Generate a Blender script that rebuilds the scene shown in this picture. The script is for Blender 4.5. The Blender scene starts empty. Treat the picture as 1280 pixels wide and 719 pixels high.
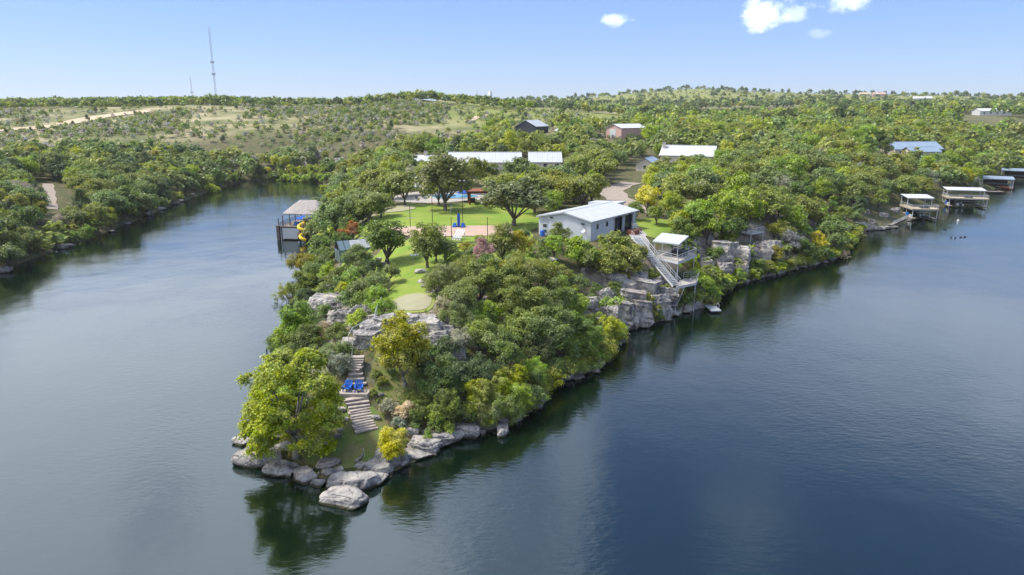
import bpy, bmesh, math, random
import numpy as np
from mathutils import Vector, noise as mnoise

random.seed(7)
rng = np.random.default_rng(7)
scn = bpy.context.scene
COL = scn.collection
R = math.radians

# ------------------------------------------------------------------ camera
FPX, CX, CY, HOR, CAMH = 853.0, 640.0, 359.5, 138.0, 32.0
TH = math.atan((CY - HOR) / FPX)
sT, cT = math.sin(TH), math.cos(TH)
cam = bpy.data.cameras.new("camera")
camo = bpy.data.objects.new("camera", cam)
COL.objects.link(camo)
camo.location = (0, 0, CAMH)
camo.rotation_euler = (math.pi / 2 - TH, 0, 0)
cam.sensor_width = 36.0
cam.lens = FPX / 1280 * 36
cam.clip_start = 0.5
cam.clip_end = 20000
scn.camera = camo

# ------------------------------------------------------------------ sky, sun, exposure
SUN_EL, SUN_AZ = 57.0, -82.0            # azimuth from +Y, clockwise towards +X
world = bpy.data.worlds.new("World")
scn.world = world
world.use_nodes = True
wt = world.node_tree
wt.nodes.clear()


def nd(tree, typ, **kw):
    n = tree.nodes.new(typ)
    for k, v in kw.items():
        if k.startswith('i_'):
            n.inputs[k[2:]].default_value = v
        else:
            setattr(n, k, v)
    return n


def lk(tree, a, b):
    tree.links.new(a, b)


def mth(tree, op, a, b=None, c=None, clamp=False):
    n = tree.nodes.new('ShaderNodeMath')
    n.operation = op
    n.use_clamp = clamp
    for i, v in enumerate((a, b, c)):
        if v is None:
            continue
        if isinstance(v, (int, float)):
            n.inputs[i].default_value = v
        else:
            tree.links.new(v, n.inputs[i])
    return n.outputs[0]


sky = nd(wt, 'ShaderNodeTexSky', sky_type='NISHITA', sun_disc=False)
sky.sun_elevation = R(SUN_EL)
sky.sun_rotation = R(SUN_AZ)
sky.altitude = 300
sky.air_density = 1.0
sky.dust_density = 0.2
sky.ozone_density = 3.0
tc = nd(wt, 'ShaderNodeTexCoord')
sep = nd(wt, 'ShaderNodeSeparateXYZ')
lk(wt, tc.outputs['Generated'], sep.inputs[0])
az = mth(wt, 'ARCTAN2', sep.outputs[0], sep.outputs[1])
el = mth(wt, 'ARCSINE', sep.outputs[2])
comb = nd(wt, 'ShaderNodeCombineXYZ')
lk(wt, az, comb.inputs[0])
lk(wt, mth(wt, 'MULTIPLY', el, 1.25), comb.inputs[1])
nz1 = nd(wt, 'ShaderNodeTexNoise', i_Scale=3.4, i_Detail=4.5, i_Roughness=0.5)
lk(wt, comb.outputs[0], nz1.inputs['Vector'])
nz2 = nd(wt, 'ShaderNodeTexNoise', i_Scale=26.0, i_Detail=6.0, i_Roughness=0.6)
lk(wt, comb.outputs[0], nz2.inputs['Vector'])
# broken cloud deck higher up (the lake mirrors it), clear band near the horizon
band = nd(wt, 'ShaderNodeMapRange')
band.interpolation_type = 'SMOOTHSTEP'
band.inputs['From Min'].default_value = R(9.0)
band.inputs['From Max'].default_value = R(14)
lk(wt, el, band.inputs['Value'])
left = nd(wt, 'ShaderNodeMapRange')
left.interpolation_type = 'SMOOTHSTEP'
left.inputs['From Min'].default_value = R(14)
left.inputs['From Max'].default_value = R(-16)
left.inputs['To Min'].default_value = -0.07
left.inputs['To Max'].default_value = 0.25
lk(wt, az, left.inputs['Value'])
dens = nd(wt, 'ShaderNodeMapRange')
dens.interpolation_type = 'SMOOTHSTEP'
dens.inputs['From Min'].default_value = 0.45
dens.inputs['From Max'].default_value = 0.74
lk(wt, mth(wt, 'ADD', nz1.outputs['Fac'], left.outputs[0]), dens.inputs['Value'])
cloud = mth(wt, 'MULTIPLY', dens.outputs[0], band.outputs[0])


def sky_dir(px, py):
    u, v = (px - CX) / FPX, (py - CY) / FPX
    x, y, z = u, cT - v * sT, -(sT + v * cT)
    return math.atan2(x, y), math.atan2(z, math.hypot(x, y))


# thin veil of high cloud low in the sky
veil = nd(wt, 'ShaderNodeMapRange')
veil.interpolation_type = 'SMOOTHSTEP'
veil.inputs['From Min'].default_value = R(30)
veil.inputs['From Max'].default_value = R(13)
veil.inputs['To Max'].default_value = 0.75
lk(wt, el, veil.inputs['Value'])
cloud = mth(wt, 'MAXIMUM', cloud, mth(wt, 'MULTIPLY', mth(wt, 'MULTIPLY', veil.outputs[0], band.outputs[0]), mth(wt, 'ADD', nz1.outputs['Fac'], .25)))
for (px, py, wx, wy, k) in ((957, 13, 40, 23, .85), (990, 18, 26, 11, .4), (771, 26, 27, 9, .6), (1045, 3, 40, 14, .6), (1024, 42, 16, 7, .18)):
    a0, e0 = sky_dir(px, py)
    da = mth(wt, 'DIVIDE', mth(wt, 'SUBTRACT', az, a0), wx / FPX)
    de = mth(wt, 'DIVIDE', mth(wt, 'SUBTRACT', el, e0), wy / FPX)
    r2 = mth(wt, 'ADD', mth(wt, 'MULTIPLY', da, da), mth(wt, 'MULTIPLY', de, de))
    f = mth(wt, 'SUBTRACT', mth(wt, 'ADD', mth(wt, 'MULTIPLY', nz2.outputs['Fac'], 3.4), -0.95), r2)
    mr = nd(wt, 'ShaderNodeMapRange')
    mr.interpolation_type = 'SMOOTHSTEP'
    mr.inputs['From Min'].default_value = 0.05
    mr.inputs['From Max'].default_value = 1.05
    mr.inputs['To Max'].default_value = k
    lk(wt, f, mr.inputs['Value'])
    cloud = mth(wt, 'MAXIMUM', cloud, mr.outputs[0])
for (a_, e_, wa, we, k) in ((-27, 15, 11, 8, 1.0), (-21, 31, 5, 12, .75), (5.5, 28, 4.5, 12, .5), (14, 15, 10, 6, .5), (-10, 50, 30, 12, .5)):
    da = mth(wt, 'DIVIDE', mth(wt, 'SUBTRACT', az, R(a_)), R(wa))
    de = mth(wt, 'DIVIDE', mth(wt, 'SUBTRACT', el, R(e_)), R(we))
    r2 = mth(wt, 'ADD', mth(wt, 'MULTIPLY', da, da), mth(wt, 'MULTIPLY', de, de))
    f = mth(wt, 'SUBTRACT', mth(wt, 'ADD', mth(wt, 'MULTIPLY', nz1.outputs['Fac'], 1.6), .2), r2)
    mr = nd(wt, 'ShaderNodeMapRange')
    mr.interpolation_type = 'SMOOTHSTEP'
    mr.inputs['From Max'].default_value = 1.1
    mr.inputs['To Max'].default_value = k
    lk(wt, f, mr.inputs['Value'])
    cloud = mth(wt, 'MAXIMUM', cloud, mth(wt, 'MULTIPLY', mr.outputs[0], band.outputs[0]))
tint = nd(wt, 'ShaderNodeMix', data_type='RGBA', blend_type='MULTIPLY')
tint.inputs[0].default_value = 1.0
tint.inputs[7].default_value = (0.70, 0.83, 1.20, 1)
gam = nd(wt, 'ShaderNodeGamma', i_Gamma=0.55)      # soft-toned, even sky as in the photograph
lk(wt, sky.outputs[0], gam.inputs[0])
sat = nd(wt, 'ShaderNodeHueSaturation', i_Saturation=1.25, i_Value=1.55)
lk(wt, gam.outputs[0], sat.inputs['Color'])
lk(wt, sat.outputs[0], tint.inputs[6])
mixc = nd(wt, 'ShaderNodeMix', data_type='RGBA')
mixc.inputs[7].default_value = (8.1, 8.8, 10.0, 1)
lk(wt, cloud, mixc.inputs[0])
lk(wt, tint.outputs[2], mixc.inputs[6])
bg = nd(wt, 'ShaderNodeBackground')
bg.inputs[1].default_value = 0.11
lk(wt, mixc.outputs[2], bg.inputs[0])
wo = nd(wt, 'ShaderNodeOutputWorld')
lk(wt, bg.outputs[0], wo.inputs[0])

sun = bpy.data.lights.new("sun", 'SUN')
sun.energy = 2.95
sun.angle = R(9)
sun.color = (1.0, 0.95, 0.86)
suno = bpy.data.objects.new("sun", sun)
COL.objects.link(suno)
suno.rotation_euler = (R(90 - SUN_EL), 0, R(180 - SUN_AZ))
suno.location = (0, 0, 300)

vs = scn.view_settings
vs.view_transform = 'Standard'
vs.look = 'None'
vs.exposure = 0.85
vs.gamma = 1.0
vs.use_curve_mapping = False
scn.render.engine = 'CYCLES'
scn.cycles.max_bounces = 5
scn.cycles.diffuse_bounces = 3
scn.cycles.glossy_bounces = 2
scn.cycles.transmission_bounces = 3
scn.cycles.transparent_max_bounces = 6
scn.cycles.caustics_reflective = False
scn.cycles.caustics_refractive = False
scn.cycles.use_denoising = True


def up(px, py, z=0.0):
    """world point at height z seen at a pixel of the 1280 x 719 photograph"""
    u, v = (px - CX) / FPX, (py - CY) / FPX
    t = (z - CAMH) / -(sT + v * cT)
    return Vector((u * t, (cT - v * sT) * t, z))


# ------------------------------------------------------------------ materials
MATS = {}


def pmat(name, col, col2=None, scale=3.0, rough=0.75, metal=0.0, bump=0.0, bscale=None, stretch=(1, 1, 1), detail=5.0, coord='Object', spec=0.35, lo=0.35, hi=0.68):
    if name in MATS:
        return MATS[name]
    m = bpy.data.materials.new(name)
    m.use_nodes = True
    t = m.node_tree
    b = t.nodes['Principled BSDF']
    b.inputs['Roughness'].default_value = rough
    b.inputs['Metallic'].default_value = metal
    b.inputs['Specular IOR Level'].default_value = spec
    if col2 is None:
        col2 = tuple(c * 0.78 for c in col)
    co = nd(t, 'ShaderNodeTexCoord')
    mp = nd(t, 'ShaderNodeMapping')
    mp.inputs['Scale'].default_value = stretch
    lk(t, co.outputs[coord], mp.inputs[0])
    nz = nd(t, 'ShaderNodeTexNoise', i_Scale=scale, i_Detail=detail, i_Roughness=0.62)
    lk(t, mp.outputs[0], nz.inputs['Vector'])
    mr = nd(t, 'ShaderNodeMapRange')
    mr.inputs['From Min'].default_value = lo
    mr.inputs['From Max'].default_value = hi
    lk(t, nz.outputs['Fac'], mr.inputs['Value'])
    mx = nd(t, 'ShaderNodeMix', data_type='RGBA')
    mx.inputs[6].default_value = (*col, 1)
    mx.inputs[7].default_value = (*col2, 1)
    lk(t, mr.outputs[0], mx.inputs[0])
    lk(t, mx.outputs[2], b.inputs['Base Color'])
    if bump:
        nb = nd(t, 'ShaderNodeTexNoise', i_Scale=bscale or scale * 3, i_Detail=6.0, i_Roughness=0.65)
        lk(t, mp.outputs[0], nb.inputs['Vector'])
        bp = nd(t, 'ShaderNodeBump', i_Strength=bump, i_Distance=0.1)
        lk(t, nb.outputs['Fac'], bp.inputs['Height'])
        lk(t, bp.outputs[0], b.inputs['Normal'])
    MATS[name] = m
    return m


def leaf_material(name, use_attr):
    m = bpy.data.materials.new(name)
    m.use_nodes = True
    t = m.node_tree
    t.nodes.clear()
    out = nd(t, 'ShaderNodeOutputMaterial')
    if use_attr:
        src = nd(t, 'ShaderNodeAttribute', attribute_name='tint').outputs['Color']
    else:
        src = nd(t, 'ShaderNodeObjectInfo').outputs['Color']
    geo = nd(t, 'ShaderNodeNewGeometry')
    hsv = nd(t, 'ShaderNodeHueSaturation')
    mr = nd(t, 'ShaderNodeMapRange')
    mr.inputs['To Min'].default_value = 0.78 if use_attr else 0.62
    mr.inputs['To Max'].default_value = 1.25 if use_attr else 1.42
    lk(t, geo.outputs['Random Per Island'], mr.inputs['Value'])
    lk(t, mr.outputs[0], hsv.inputs['Value'])
    wn = nd(t, 'ShaderNodeTexWhiteNoise', noise_dimensions='1D')
    lk(t, geo.outputs['Random Per Island'], wn.inputs['W'])
    mh = nd(t, 'ShaderNodeMapRange')
    mh.inputs['To Min'].default_value = 0.478
    mh.inputs['To Max'].default_value = 0.518
    lk(t, wn.outputs['Value'], mh.inputs['Value'])
    lk(t, mh.outputs[0], hsv.inputs['Hue'])
    # broad patches inside one crown: older and younger growth
    co = nd(t, 'ShaderNodeTexCoord')
    pn = nd(t, 'ShaderNodeTexNoise', i_Scale=0.55, i_Detail=2.0)
    lk(t, geo.outputs['Position'], pn.inputs['Vector'])
    ps = nd(t, 'ShaderNodeMapRange')
    ps.inputs['From Min'].default_value = 0.3
    ps.inputs['From Max'].default_value = 0.7
    ps.inputs['To Min'].default_value = 0.8
    ps.inputs['To Max'].default_value = 1.15
    lk(t, pn.outputs['Fac'], ps.inputs['Value'])
    lk(t, ps.outputs[0], hsv.inputs['Saturation'])
    lk(t, src, hsv.inputs['Color'])
    df = nd(t, 'ShaderNodeBsdfDiffuse')
    tr = nd(t, 'ShaderNodeBsdfTranslucent')
    gl = nd(t, 'ShaderNodeBsdfGlossy', i_Roughness=0.45)
    gl.inputs['Color'].default_value = (1, 1, 1, 1)
    lk(t, hsv.outputs[0], df.inputs[0])
    lk(t, hsv.outputs[0], tr.inputs[0])
    m1 = nd(t, 'ShaderNodeMixShader')
    m1.inputs[0].default_value = 0.42
    lk(t, df.outputs[0], m1.inputs[1])
    lk(t, tr.outputs[0], m1.inputs[2])
    m2 = nd(t, 'ShaderNodeMixShader')
    m2.inputs[0].default_value = 0.025
    lk(t, m1.outputs[0], m2.inputs[1])
    lk(t, gl.outputs[0], m2.inputs[2])
    lk(t, m2.outputs[0], out.inputs[0])
    return m


M_LEAF = leaf_material("leaves", False)
M_LEAFS = leaf_material("leaves_mass", True)
M_BARK = pmat("bark", (.17, .145, .12), (.09, .075, .06), 6, .9, bump=.5, stretch=(1, 1, .25))
M_BARKP = pmat("bark_pale", (.30, .27, .24), (.18, .16, .14), 6, .9, bump=.4, stretch=(1, 1, .25))
M_WHITE = pmat("white_paint", (.56, .57, .58), (.49, .50, .51), 4, .5)
M_GALV = pmat("galvanised_steel", (.52, .54, .57), (.42, .44, .47), 5, .45, .3)
M_ROOFM = pmat("metal_roof", (.50, .51, .53), (.44, .45, .47), .6, .5, .1, stretch=(1, 1, 1))
M_ROOFB = pmat("blue_grey_roof", (.30, .38, .47), (.26, .33, .41), .6, .45, .2)
M_METALW = pmat("metal_siding", (.49, .51, .55), (.44, .46, .50), .8, .55, .05, stretch=(1, 1, .3))
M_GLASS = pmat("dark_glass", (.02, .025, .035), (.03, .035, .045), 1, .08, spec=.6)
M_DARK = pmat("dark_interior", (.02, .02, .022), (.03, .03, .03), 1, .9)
M_TRIM = pmat("grey_trim", (.40, .42, .45), None, 3, .5)
M_BLUE = pmat("blue_plastic", (.03, .15, .55), (.02, .11, .45), 4, .45)
M_BLUEF = pmat("blue_canvas", (.02, .09, .50), (.015, .07, .38), 3, .8)
M_YELLOW = pmat("yellow_plastic", (.75, .50, .02), (.65, .42, .02), 3, .35)
M_THATCH = pmat("palm_thatch", (.42, .375, .35), (.27, .24, .22), 3, .95, bump=.9, bscale=22, stretch=(1, 1, .3))
M_WOOD = pmat("weathered_wood", (.30, .26, .22), (.19, .16, .135), 2, .85, bump=.3, stretch=(.3, 6, 6))
M_WOODD = pmat("dark_wood", (.10, .075, .06), (.06, .045, .035), 3, .85, bump=.3)
M_WOODR = pmat("red_brown_wood", (.26, .085, .045), (.18, .055, .03), 3, .75, bump=.2)
M_TAN = pmat("tan_deck", (.48, .40, .28), (.40, .33, .23), 2, .8, stretch=(.4, 5, 1))
M_CONC = pmat("pale_concrete", (.40, .36, .32), (.33, .30, .26), .8, .9, bump=.15)
M_STEP = pmat("flagstone", (.46, .40, .345), (.32, .27, .235), 2.5, .9, bump=.5, bscale=9)
M_COURT = pmat("court_surface", (.44, .31, .24), (.40, .28, .215), .5, .9)
M_GREEN = pmat("putting_turf", (.32, .30, .19), (.28, .265, .16), 1.2, .95)
M_FRINGE = pmat("fringe_turf", (.26, .29, .06), (.20, .24, .045), 2.0, .95, bump=.4, bscale=18)
M_LAWN = pmat("lawn_grass", (.145, .24, .020), (.25, .28, .05), .22, .95, bump=.7, bscale=9, lo=.36, hi=.70, detail=9.0)
M_TIPG = pmat("worn_grass", (.115, .165, .032), (.165, .15, .06), .38, .95, bump=.6, bscale=9, lo=.38, hi=.62)
M_ROAD = pmat("gravel_drive", (.33, .27, .22), (.27, .22, .18), .8, .95, bump=.3)
M_DIRT = pmat("bare_caliche", (.52, .42, .29), (.42, .32, .21), .05, .95)
M_POOL = pmat("pool_water", (.10, .33, .52), (.12, .38, .56), 2, .06, spec=.6)
M_PINK = pmat("tan_pink_siding", (.50, .33, .28), (.46, .30, .25), 1, .7)
M_CREAM = pmat("cream_stone", (.58, .52, .44), (.45, .40, .33), 1.5, .85, bump=.3)
M_BLACK = pmat("black_metal", (.03, .03, .032), None, 3, .5)
M_RUBBER = pmat("grey_bumper", (.12, .10, .095), (.20, .16, .14), 3, .9, bump=.4)
M_BOAT = pmat("navy_gelcoat", (.02, .025, .045), (.025, .03, .05), 2, .2, spec=.6)
M_BARN = pmat("slate_siding", (.055, .06, .08), (.04, .045, .06), 1, .7)


def rock_material():
    m = bpy.data.materials.new("limestone")
    m.use_nodes = True
    t = m.node_tree
    b = t.nodes['Principled BSDF']
    b.inputs['Roughness'].default_value = .92
    b.inputs['Specular IOR Level'].default_value = .2
    geo = nd(t, 'ShaderNodeNewGeometry')
    mp = nd(t, 'ShaderNodeMapping')
    mp.inputs['Scale'].default_value = (1, 1, .45)
    lk(t, geo.outputs['Position'], mp.inputs[0])
    n1 = nd(t, 'ShaderNodeTexNoise', i_Scale=.9, i_Detail=8.0, i_Roughness=.68)
    lk(t, mp.outputs[0], n1.inputs['Vector'])
    r1 = nd(t, 'ShaderNodeValToRGB')
    e = r1.color_ramp.elements
    e[0].position, e[0].color = .30, (.06, .057, .057, 1)
    e[1].position, e[1].color = .72, (.53, .49, .435, 1)
    x = r1.color_ramp.elements.new(.44)
    x.color = (.21, .198, .192, 1)
    x = r1.color_ramp.elements.new(.56)
    x.color = (.37, .34, .305, 1)
    lk(t, n1.outputs['Fac'], r1.inputs[0])
    # warm iron stain patches
    n2 = nd(t, 'ShaderNodeTexNoise', i_Scale=.28, i_Detail=3.0)
    lk(t, geo.outputs['Position'], n2.inputs['Vector'])
    mr = nd(t, 'ShaderNodeMapRange')
    mr.inputs['From Min'].default_value = .55
    mr.inputs['From Max'].default_value = .75
    mr.inputs['To Max'].default_value = .55
    lk(t, n2.outputs['Fac'], mr.inputs['Value'])
    mx = nd(t, 'ShaderNodeMix', data_type='RGBA', blend_type='MULTIPLY')
    mx.inputs[7].default_value = (1.0, .80, .62, 1)
    lk(t, mr.outputs[0], mx.inputs[0])
    lk(t, r1.outputs[0], mx.inputs[6])
    # waterline: dark algae ring just above the lake
    sp = nd(t, 'ShaderNodeSeparateXYZ')
    lk(t, geo.outputs['Position'], sp.inputs[0])
    wl = nd(t, 'ShaderNodeMapRange')
    wl.inputs['From Min'].default_value = .32
    wl.inputs['From Max'].default_value = .14
    lk(t, sp.outputs[2], wl.inputs['Value'])
    mw = nd(t, 'ShaderNodeMix', data_type='RGBA')
    mw.inputs[7].default_value = (.045, .042, .022, 1)
    lk(t, wl.outputs[0], mw.inputs[0])
    lk(t, mx.outputs[2], mw.inputs[6])
    lk(t, mw.outputs[2], b.inputs['Base Color'])
    vo = nd(t, 'ShaderNodeTexVoronoi', feature='DISTANCE_TO_EDGE', i_Scale=.75)
    mp2 = nd(t, 'ShaderNodeMapping')
    mp2.inputs['Scale'].default_value = (1, 1, 1.9)
    lk(t, geo.outputs['Position'], mp2.inputs[0])
    lk(t, mp2.outputs[0], vo.inputs['Vector'])
    vc = nd(t, 'ShaderNodeMapRange')
    vc.inputs['From Max'].default_value = .08
    lk(t, vo.outputs['Distance'], vc.inputs['Value'])
    hsum = mth(t, 'ADD', mth(t, 'MULTIPLY', vc.outputs[0], .30), n1.outputs['Fac'])
    bp = nd(t, 'ShaderNodeBump', i_Strength=.8, i_Distance=.25)
    lk(t, hsum, bp.inputs['Height'])
    lk(t, bp.outputs[0], b.inputs['Normal'])
    return m


M_ROCK = rock_material()


def ground_material():
    m = bpy.data.materials.new("ground")
    m.use_nodes = True
    t = m.node_tree
    b = t.nodes['Principled BSDF']
    b.inputs['Roughness'].default_value = .95
    b.inputs['Specular IOR Level'].default_value = .15
    geo = nd(t, 'ShaderNodeNewGeometry')
    n1 = nd(t, 'ShaderNodeTexNoise', i_Scale=.035, i_Detail=9.0, i_Roughness=.66)
    lk(t, geo.outputs['Position'], n1.inputs['Vector'])
    r1 = nd(t, 'ShaderNodeValToRGB')
    e = r1.color_ramp.elements
    e[0].position, e[0].color = .34, (.095, .115, .045, 1)
    e[1].position, e[1].color = .70, (.40, .33, .22, 1)
    x = r1.color_ramp.elements.new(.47)
    x.color = (.17, .17, .075, 1)
    x = r1.color_ramp.elements.new(.58)
    x.color = (.30, .26, .15, 1)
    lk(t, n1.outputs['Fac'], r1.inputs[0])
    at = nd(t, 'ShaderNodeAttribute', attribute_name='cover')
    sp = nd(t, 'ShaderNodeSeparateColor')
    lk(t, at.outputs['Color'], sp.inputs[0])
    n3 = nd(t, 'ShaderNodeTexNoise', i_Scale=.6, i_Detail=6.0)
    lk(t, geo.outputs['Position'], n3.inputs['Vector'])
    g1 = nd(t, 'ShaderNodeMix', data_type='RGBA')
    g1.inputs[6].default_value = (.15, .19, .04, 1)
    g1.inputs[7].default_value = (.24, .24, .08, 1)
    lk(t, n1.outputs['Fac'], g1.inputs[0])
    mg = nd(t, 'ShaderNodeMix', data_type='RGBA')       # meadow
    lk(t, sp.outputs[0], mg.inputs[0])
    lk(t, r1.outputs[0], mg.inputs[6])
    lk(t, g1.outputs[2], mg.inputs[7])
    g2 = nd(t, 'ShaderNodeMix', data_type='RGBA')       # woodland floor: leaf litter and low green
    g2.inputs[6].default_value = (.055, .075, .022, 1)
    g2.inputs[7].default_value = (.15, .115, .07, 1)
    wl = nd(t, 'ShaderNodeMapRange')
    wl.inputs['From Min'].default_value = .38
    wl.inputs['From Max'].default_value = .66
    lk(t, n3.outputs['Fac'], wl.inputs['Value'])
    lk(t, wl.outputs[0], g2.inputs[0])
    mw = nd(t, 'ShaderNodeMix', data_type='RGBA')
    lk(t, sp.outputs[1], mw.inputs[0])
    lk(t, mg.outputs[2], mw.inputs[6])
    lk(t, g2.outputs[2], mw.inputs[7])
    # rock on steep faces
    sn = nd(t, 'ShaderNodeSeparateXYZ')
    lk(t, geo.outputs['Normal'], sn.inputs[0])
    st = nd(t, 'ShaderNodeMapRange')
    st.inputs['From Min'].default_value = .86
    st.inputs['From Max'].default_value = .70
    lk(t, mth(t, 'ADD', sn.outputs[2], mth(t, 'MULTIPLY', mth(t, 'SUBTRACT', n3.outputs['Fac'], .5), .5)), st.inputs['Value'])
    r2 = nd(t, 'ShaderNodeValToRGB')
    e = r2.color_ramp.elements
    e[0].position, e[0].color = .33, (.13, .12, .11, 1)
    e[1].position, e[1].color = .68, (.46, .42, .37, 1)
    lk(t, n3.outputs['Fac'], r2.inputs[0])
    mr = nd(t, 'ShaderNodeMix', data_type='RGBA')
    lk(t, st.outputs[0], mr.inputs[0])
    lk(t, mw.outputs[2], mr.inputs[6])
    lk(t, r2.outputs[0], mr.inputs[7])
    lk(t, mr.outputs[2], b.inputs['Base Color'])
    bp = nd(t, 'ShaderNodeBump', i_Strength=.7, i_Distance=.3)
    lk(t, n3.outputs['Fac'], bp.inputs['Height'])
    lk(t, bp.outputs[0], b.inputs['Normal'])
    return m


def water_material():
    m = bpy.data.materials.new("lake_water")
    m.use_nodes = True
    t = m.node_tree
    b = t.nodes['Principled BSDF']
    b.inputs['Base Color'].default_value = (.003, .0085, .004, 1)
    b.inputs['Roughness'].default_value = .09
    b.inputs['IOR'].default_value = 2.0
    b.inputs['Specular Tint'].default_value = (.80, .95, 1.04, 1)
    b.inputs['Specular IOR Level'].default_value = .5
    geo = nd(t, 'ShaderNodeNewGeometry')
    mp = nd(t, 'ShaderNodeMapping')
    mp.inputs['Rotation'].default_value = (0, 0, R(24))
    mp.inputs['Scale'].default_value = (.55, 1.25, 1)
    lk(t, geo.outputs['Position'], mp.inputs[0])
    n1 = nd(t, 'ShaderNodeTexNoise', i_Scale=1.7, i_Detail=4.0, i_Roughness=.55, i_Distortion=.3)
    lk(t, mp.outputs[0], n1.inputs['Vector'])
    n2 = nd(t, 'ShaderNodeTexNoise', i_Scale=.11, i_Detail=3.0)
    lk(t, geo.outputs['Position'], n2.inputs['Vector'])
    n4 = nd(t, 'ShaderNodeTexNoise', i_Scale=.035, i_Detail=3.0)
    lk(t, geo.outputs['Position'], n4.inputs['Vector'])
    am = nd(t, 'ShaderNodeMapRange')
    am.inputs['From Min'].default_value = .38
    am.inputs['From Max'].default_value = .62
    am.inputs['To Min'].default_value = .45
    am.inputs['To Max'].default_value = 2.0
    lk(t, n4.outputs['Fac'], am.inputs['Value'])
    hh = mth(t, 'ADD', mth(t, 'MULTIPLY', mth(t, 'MULTIPLY', n1.outputs['Fac'], am.outputs[0]), .017), mth(t, 'MULTIPLY', n2.outputs['Fac'], .07))
    bp = nd(t, 'ShaderNodeBump', i_Strength=1.0, i_Distance=1.0)
    lk(t, hh, bp.inputs['Height'])
    lk(t, bp.outputs[0], b.inputs['Normal'])
    return m


# ------------------------------------------------------------------ terrain
LAKE = [(-84, -250), (-96, 60), (-104.7, 136), (-108.6, 161), (-112, 197), (-117.3, 226.7), (-123, 277), (-126, 318), (-116, 328),
        (-88, 317), (-76, 285), (-66, 240), (-56, 205), (-47, 178), (-43.5, 143), (-36, 119), (-30.5, 90), (-28.0, 74), (-27.0, 66),
        (-25.6, 60.5), (-23.4, 58.3), (-20.6, 56.2), (-17.4, 54.6), (-14, 54), (-11.4, 55.2), (-7.8, 60.4), (-3.3, 64.2), (.9, 67),
        (4.8, 76.5), (10.1, 81), (13.5, 89), (17.5, 98), (25.7, 105.1), (32.8, 109.9), (40.6, 124.1), (51.1, 132.4), (63.1, 141.9),
        (73.7, 150), (83.1, 166), (94.6, 183.4), (108, 191), (121.3, 206), (146.6, 232), (166.7, 247), (197.7, 282), (243, 330),
        (330, 410), (520, 540), (1000, 800), (1000, -250)]
LK = np.array(LAKE, float)
LA, LB = LK, np.roll(LK, -1, axis=0)


def shore_dist(x, y):
    """signed distance to the shoreline, positive on land"""
    x = np.asarray(x, float)
    y = np.asarray(y, float)
    d = np.full(x.shape, 1e9)
    ins = np.zeros(x.shape, bool)
    for (ax, ay), (bx, by) in zip(LA, LB):
        vx, vy = bx - ax, by - ay
        tt = np.clip(((x - ax) * vx + (y - ay) * vy) / (vx * vx + vy * vy), 0, 1)
        d = np.minimum(d, np.hypot(x - ax - tt * vx, y - ay - tt * vy))
        c = ((ay > y) != (by > y))
        with np.errstate(divide='ignore', invalid='ignore'):
            xi = (bx - ax) * (y - ay) / (by - ay if by != ay else 1e-9) + ax
        ins ^= c & (x < xi)
    return np.where(ins, -d, d)


def sm(t):
    t = np.clip(t, 0, 1)
    return t * t * (3 - 2 * t)


def vnoise(x, y, s, seed=0):
    """cheap smooth value noise"""
    X, Y = x / s + seed * 17.3, y / s - seed * 9.1
    xi, yi = np.floor(X).astype(np.int64), np.floor(Y).astype(np.int64)
    fx, fy = X - xi, Y - yi
    fx, fy = fx * fx * (3 - 2 * fx), fy * fy * (3 - 2 * fy)

    def h(a, b):
        n = (a * 374761393 + b * 668265263 + seed * 1442695) & 0x7fffffff
        n = ((n ^ (n >> 13)) * 1274126177) & 0x7fffffff
        return ((n ^ (n >> 16)) & 0xffff) / 65535.0
    return (h(xi, yi) * (1 - fx) + h(xi + 1, yi) * fx) * (1 - fy) + (h(xi, yi + 1) * (1 - fx) + h(xi + 1, yi + 1) * fx) * fy


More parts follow.
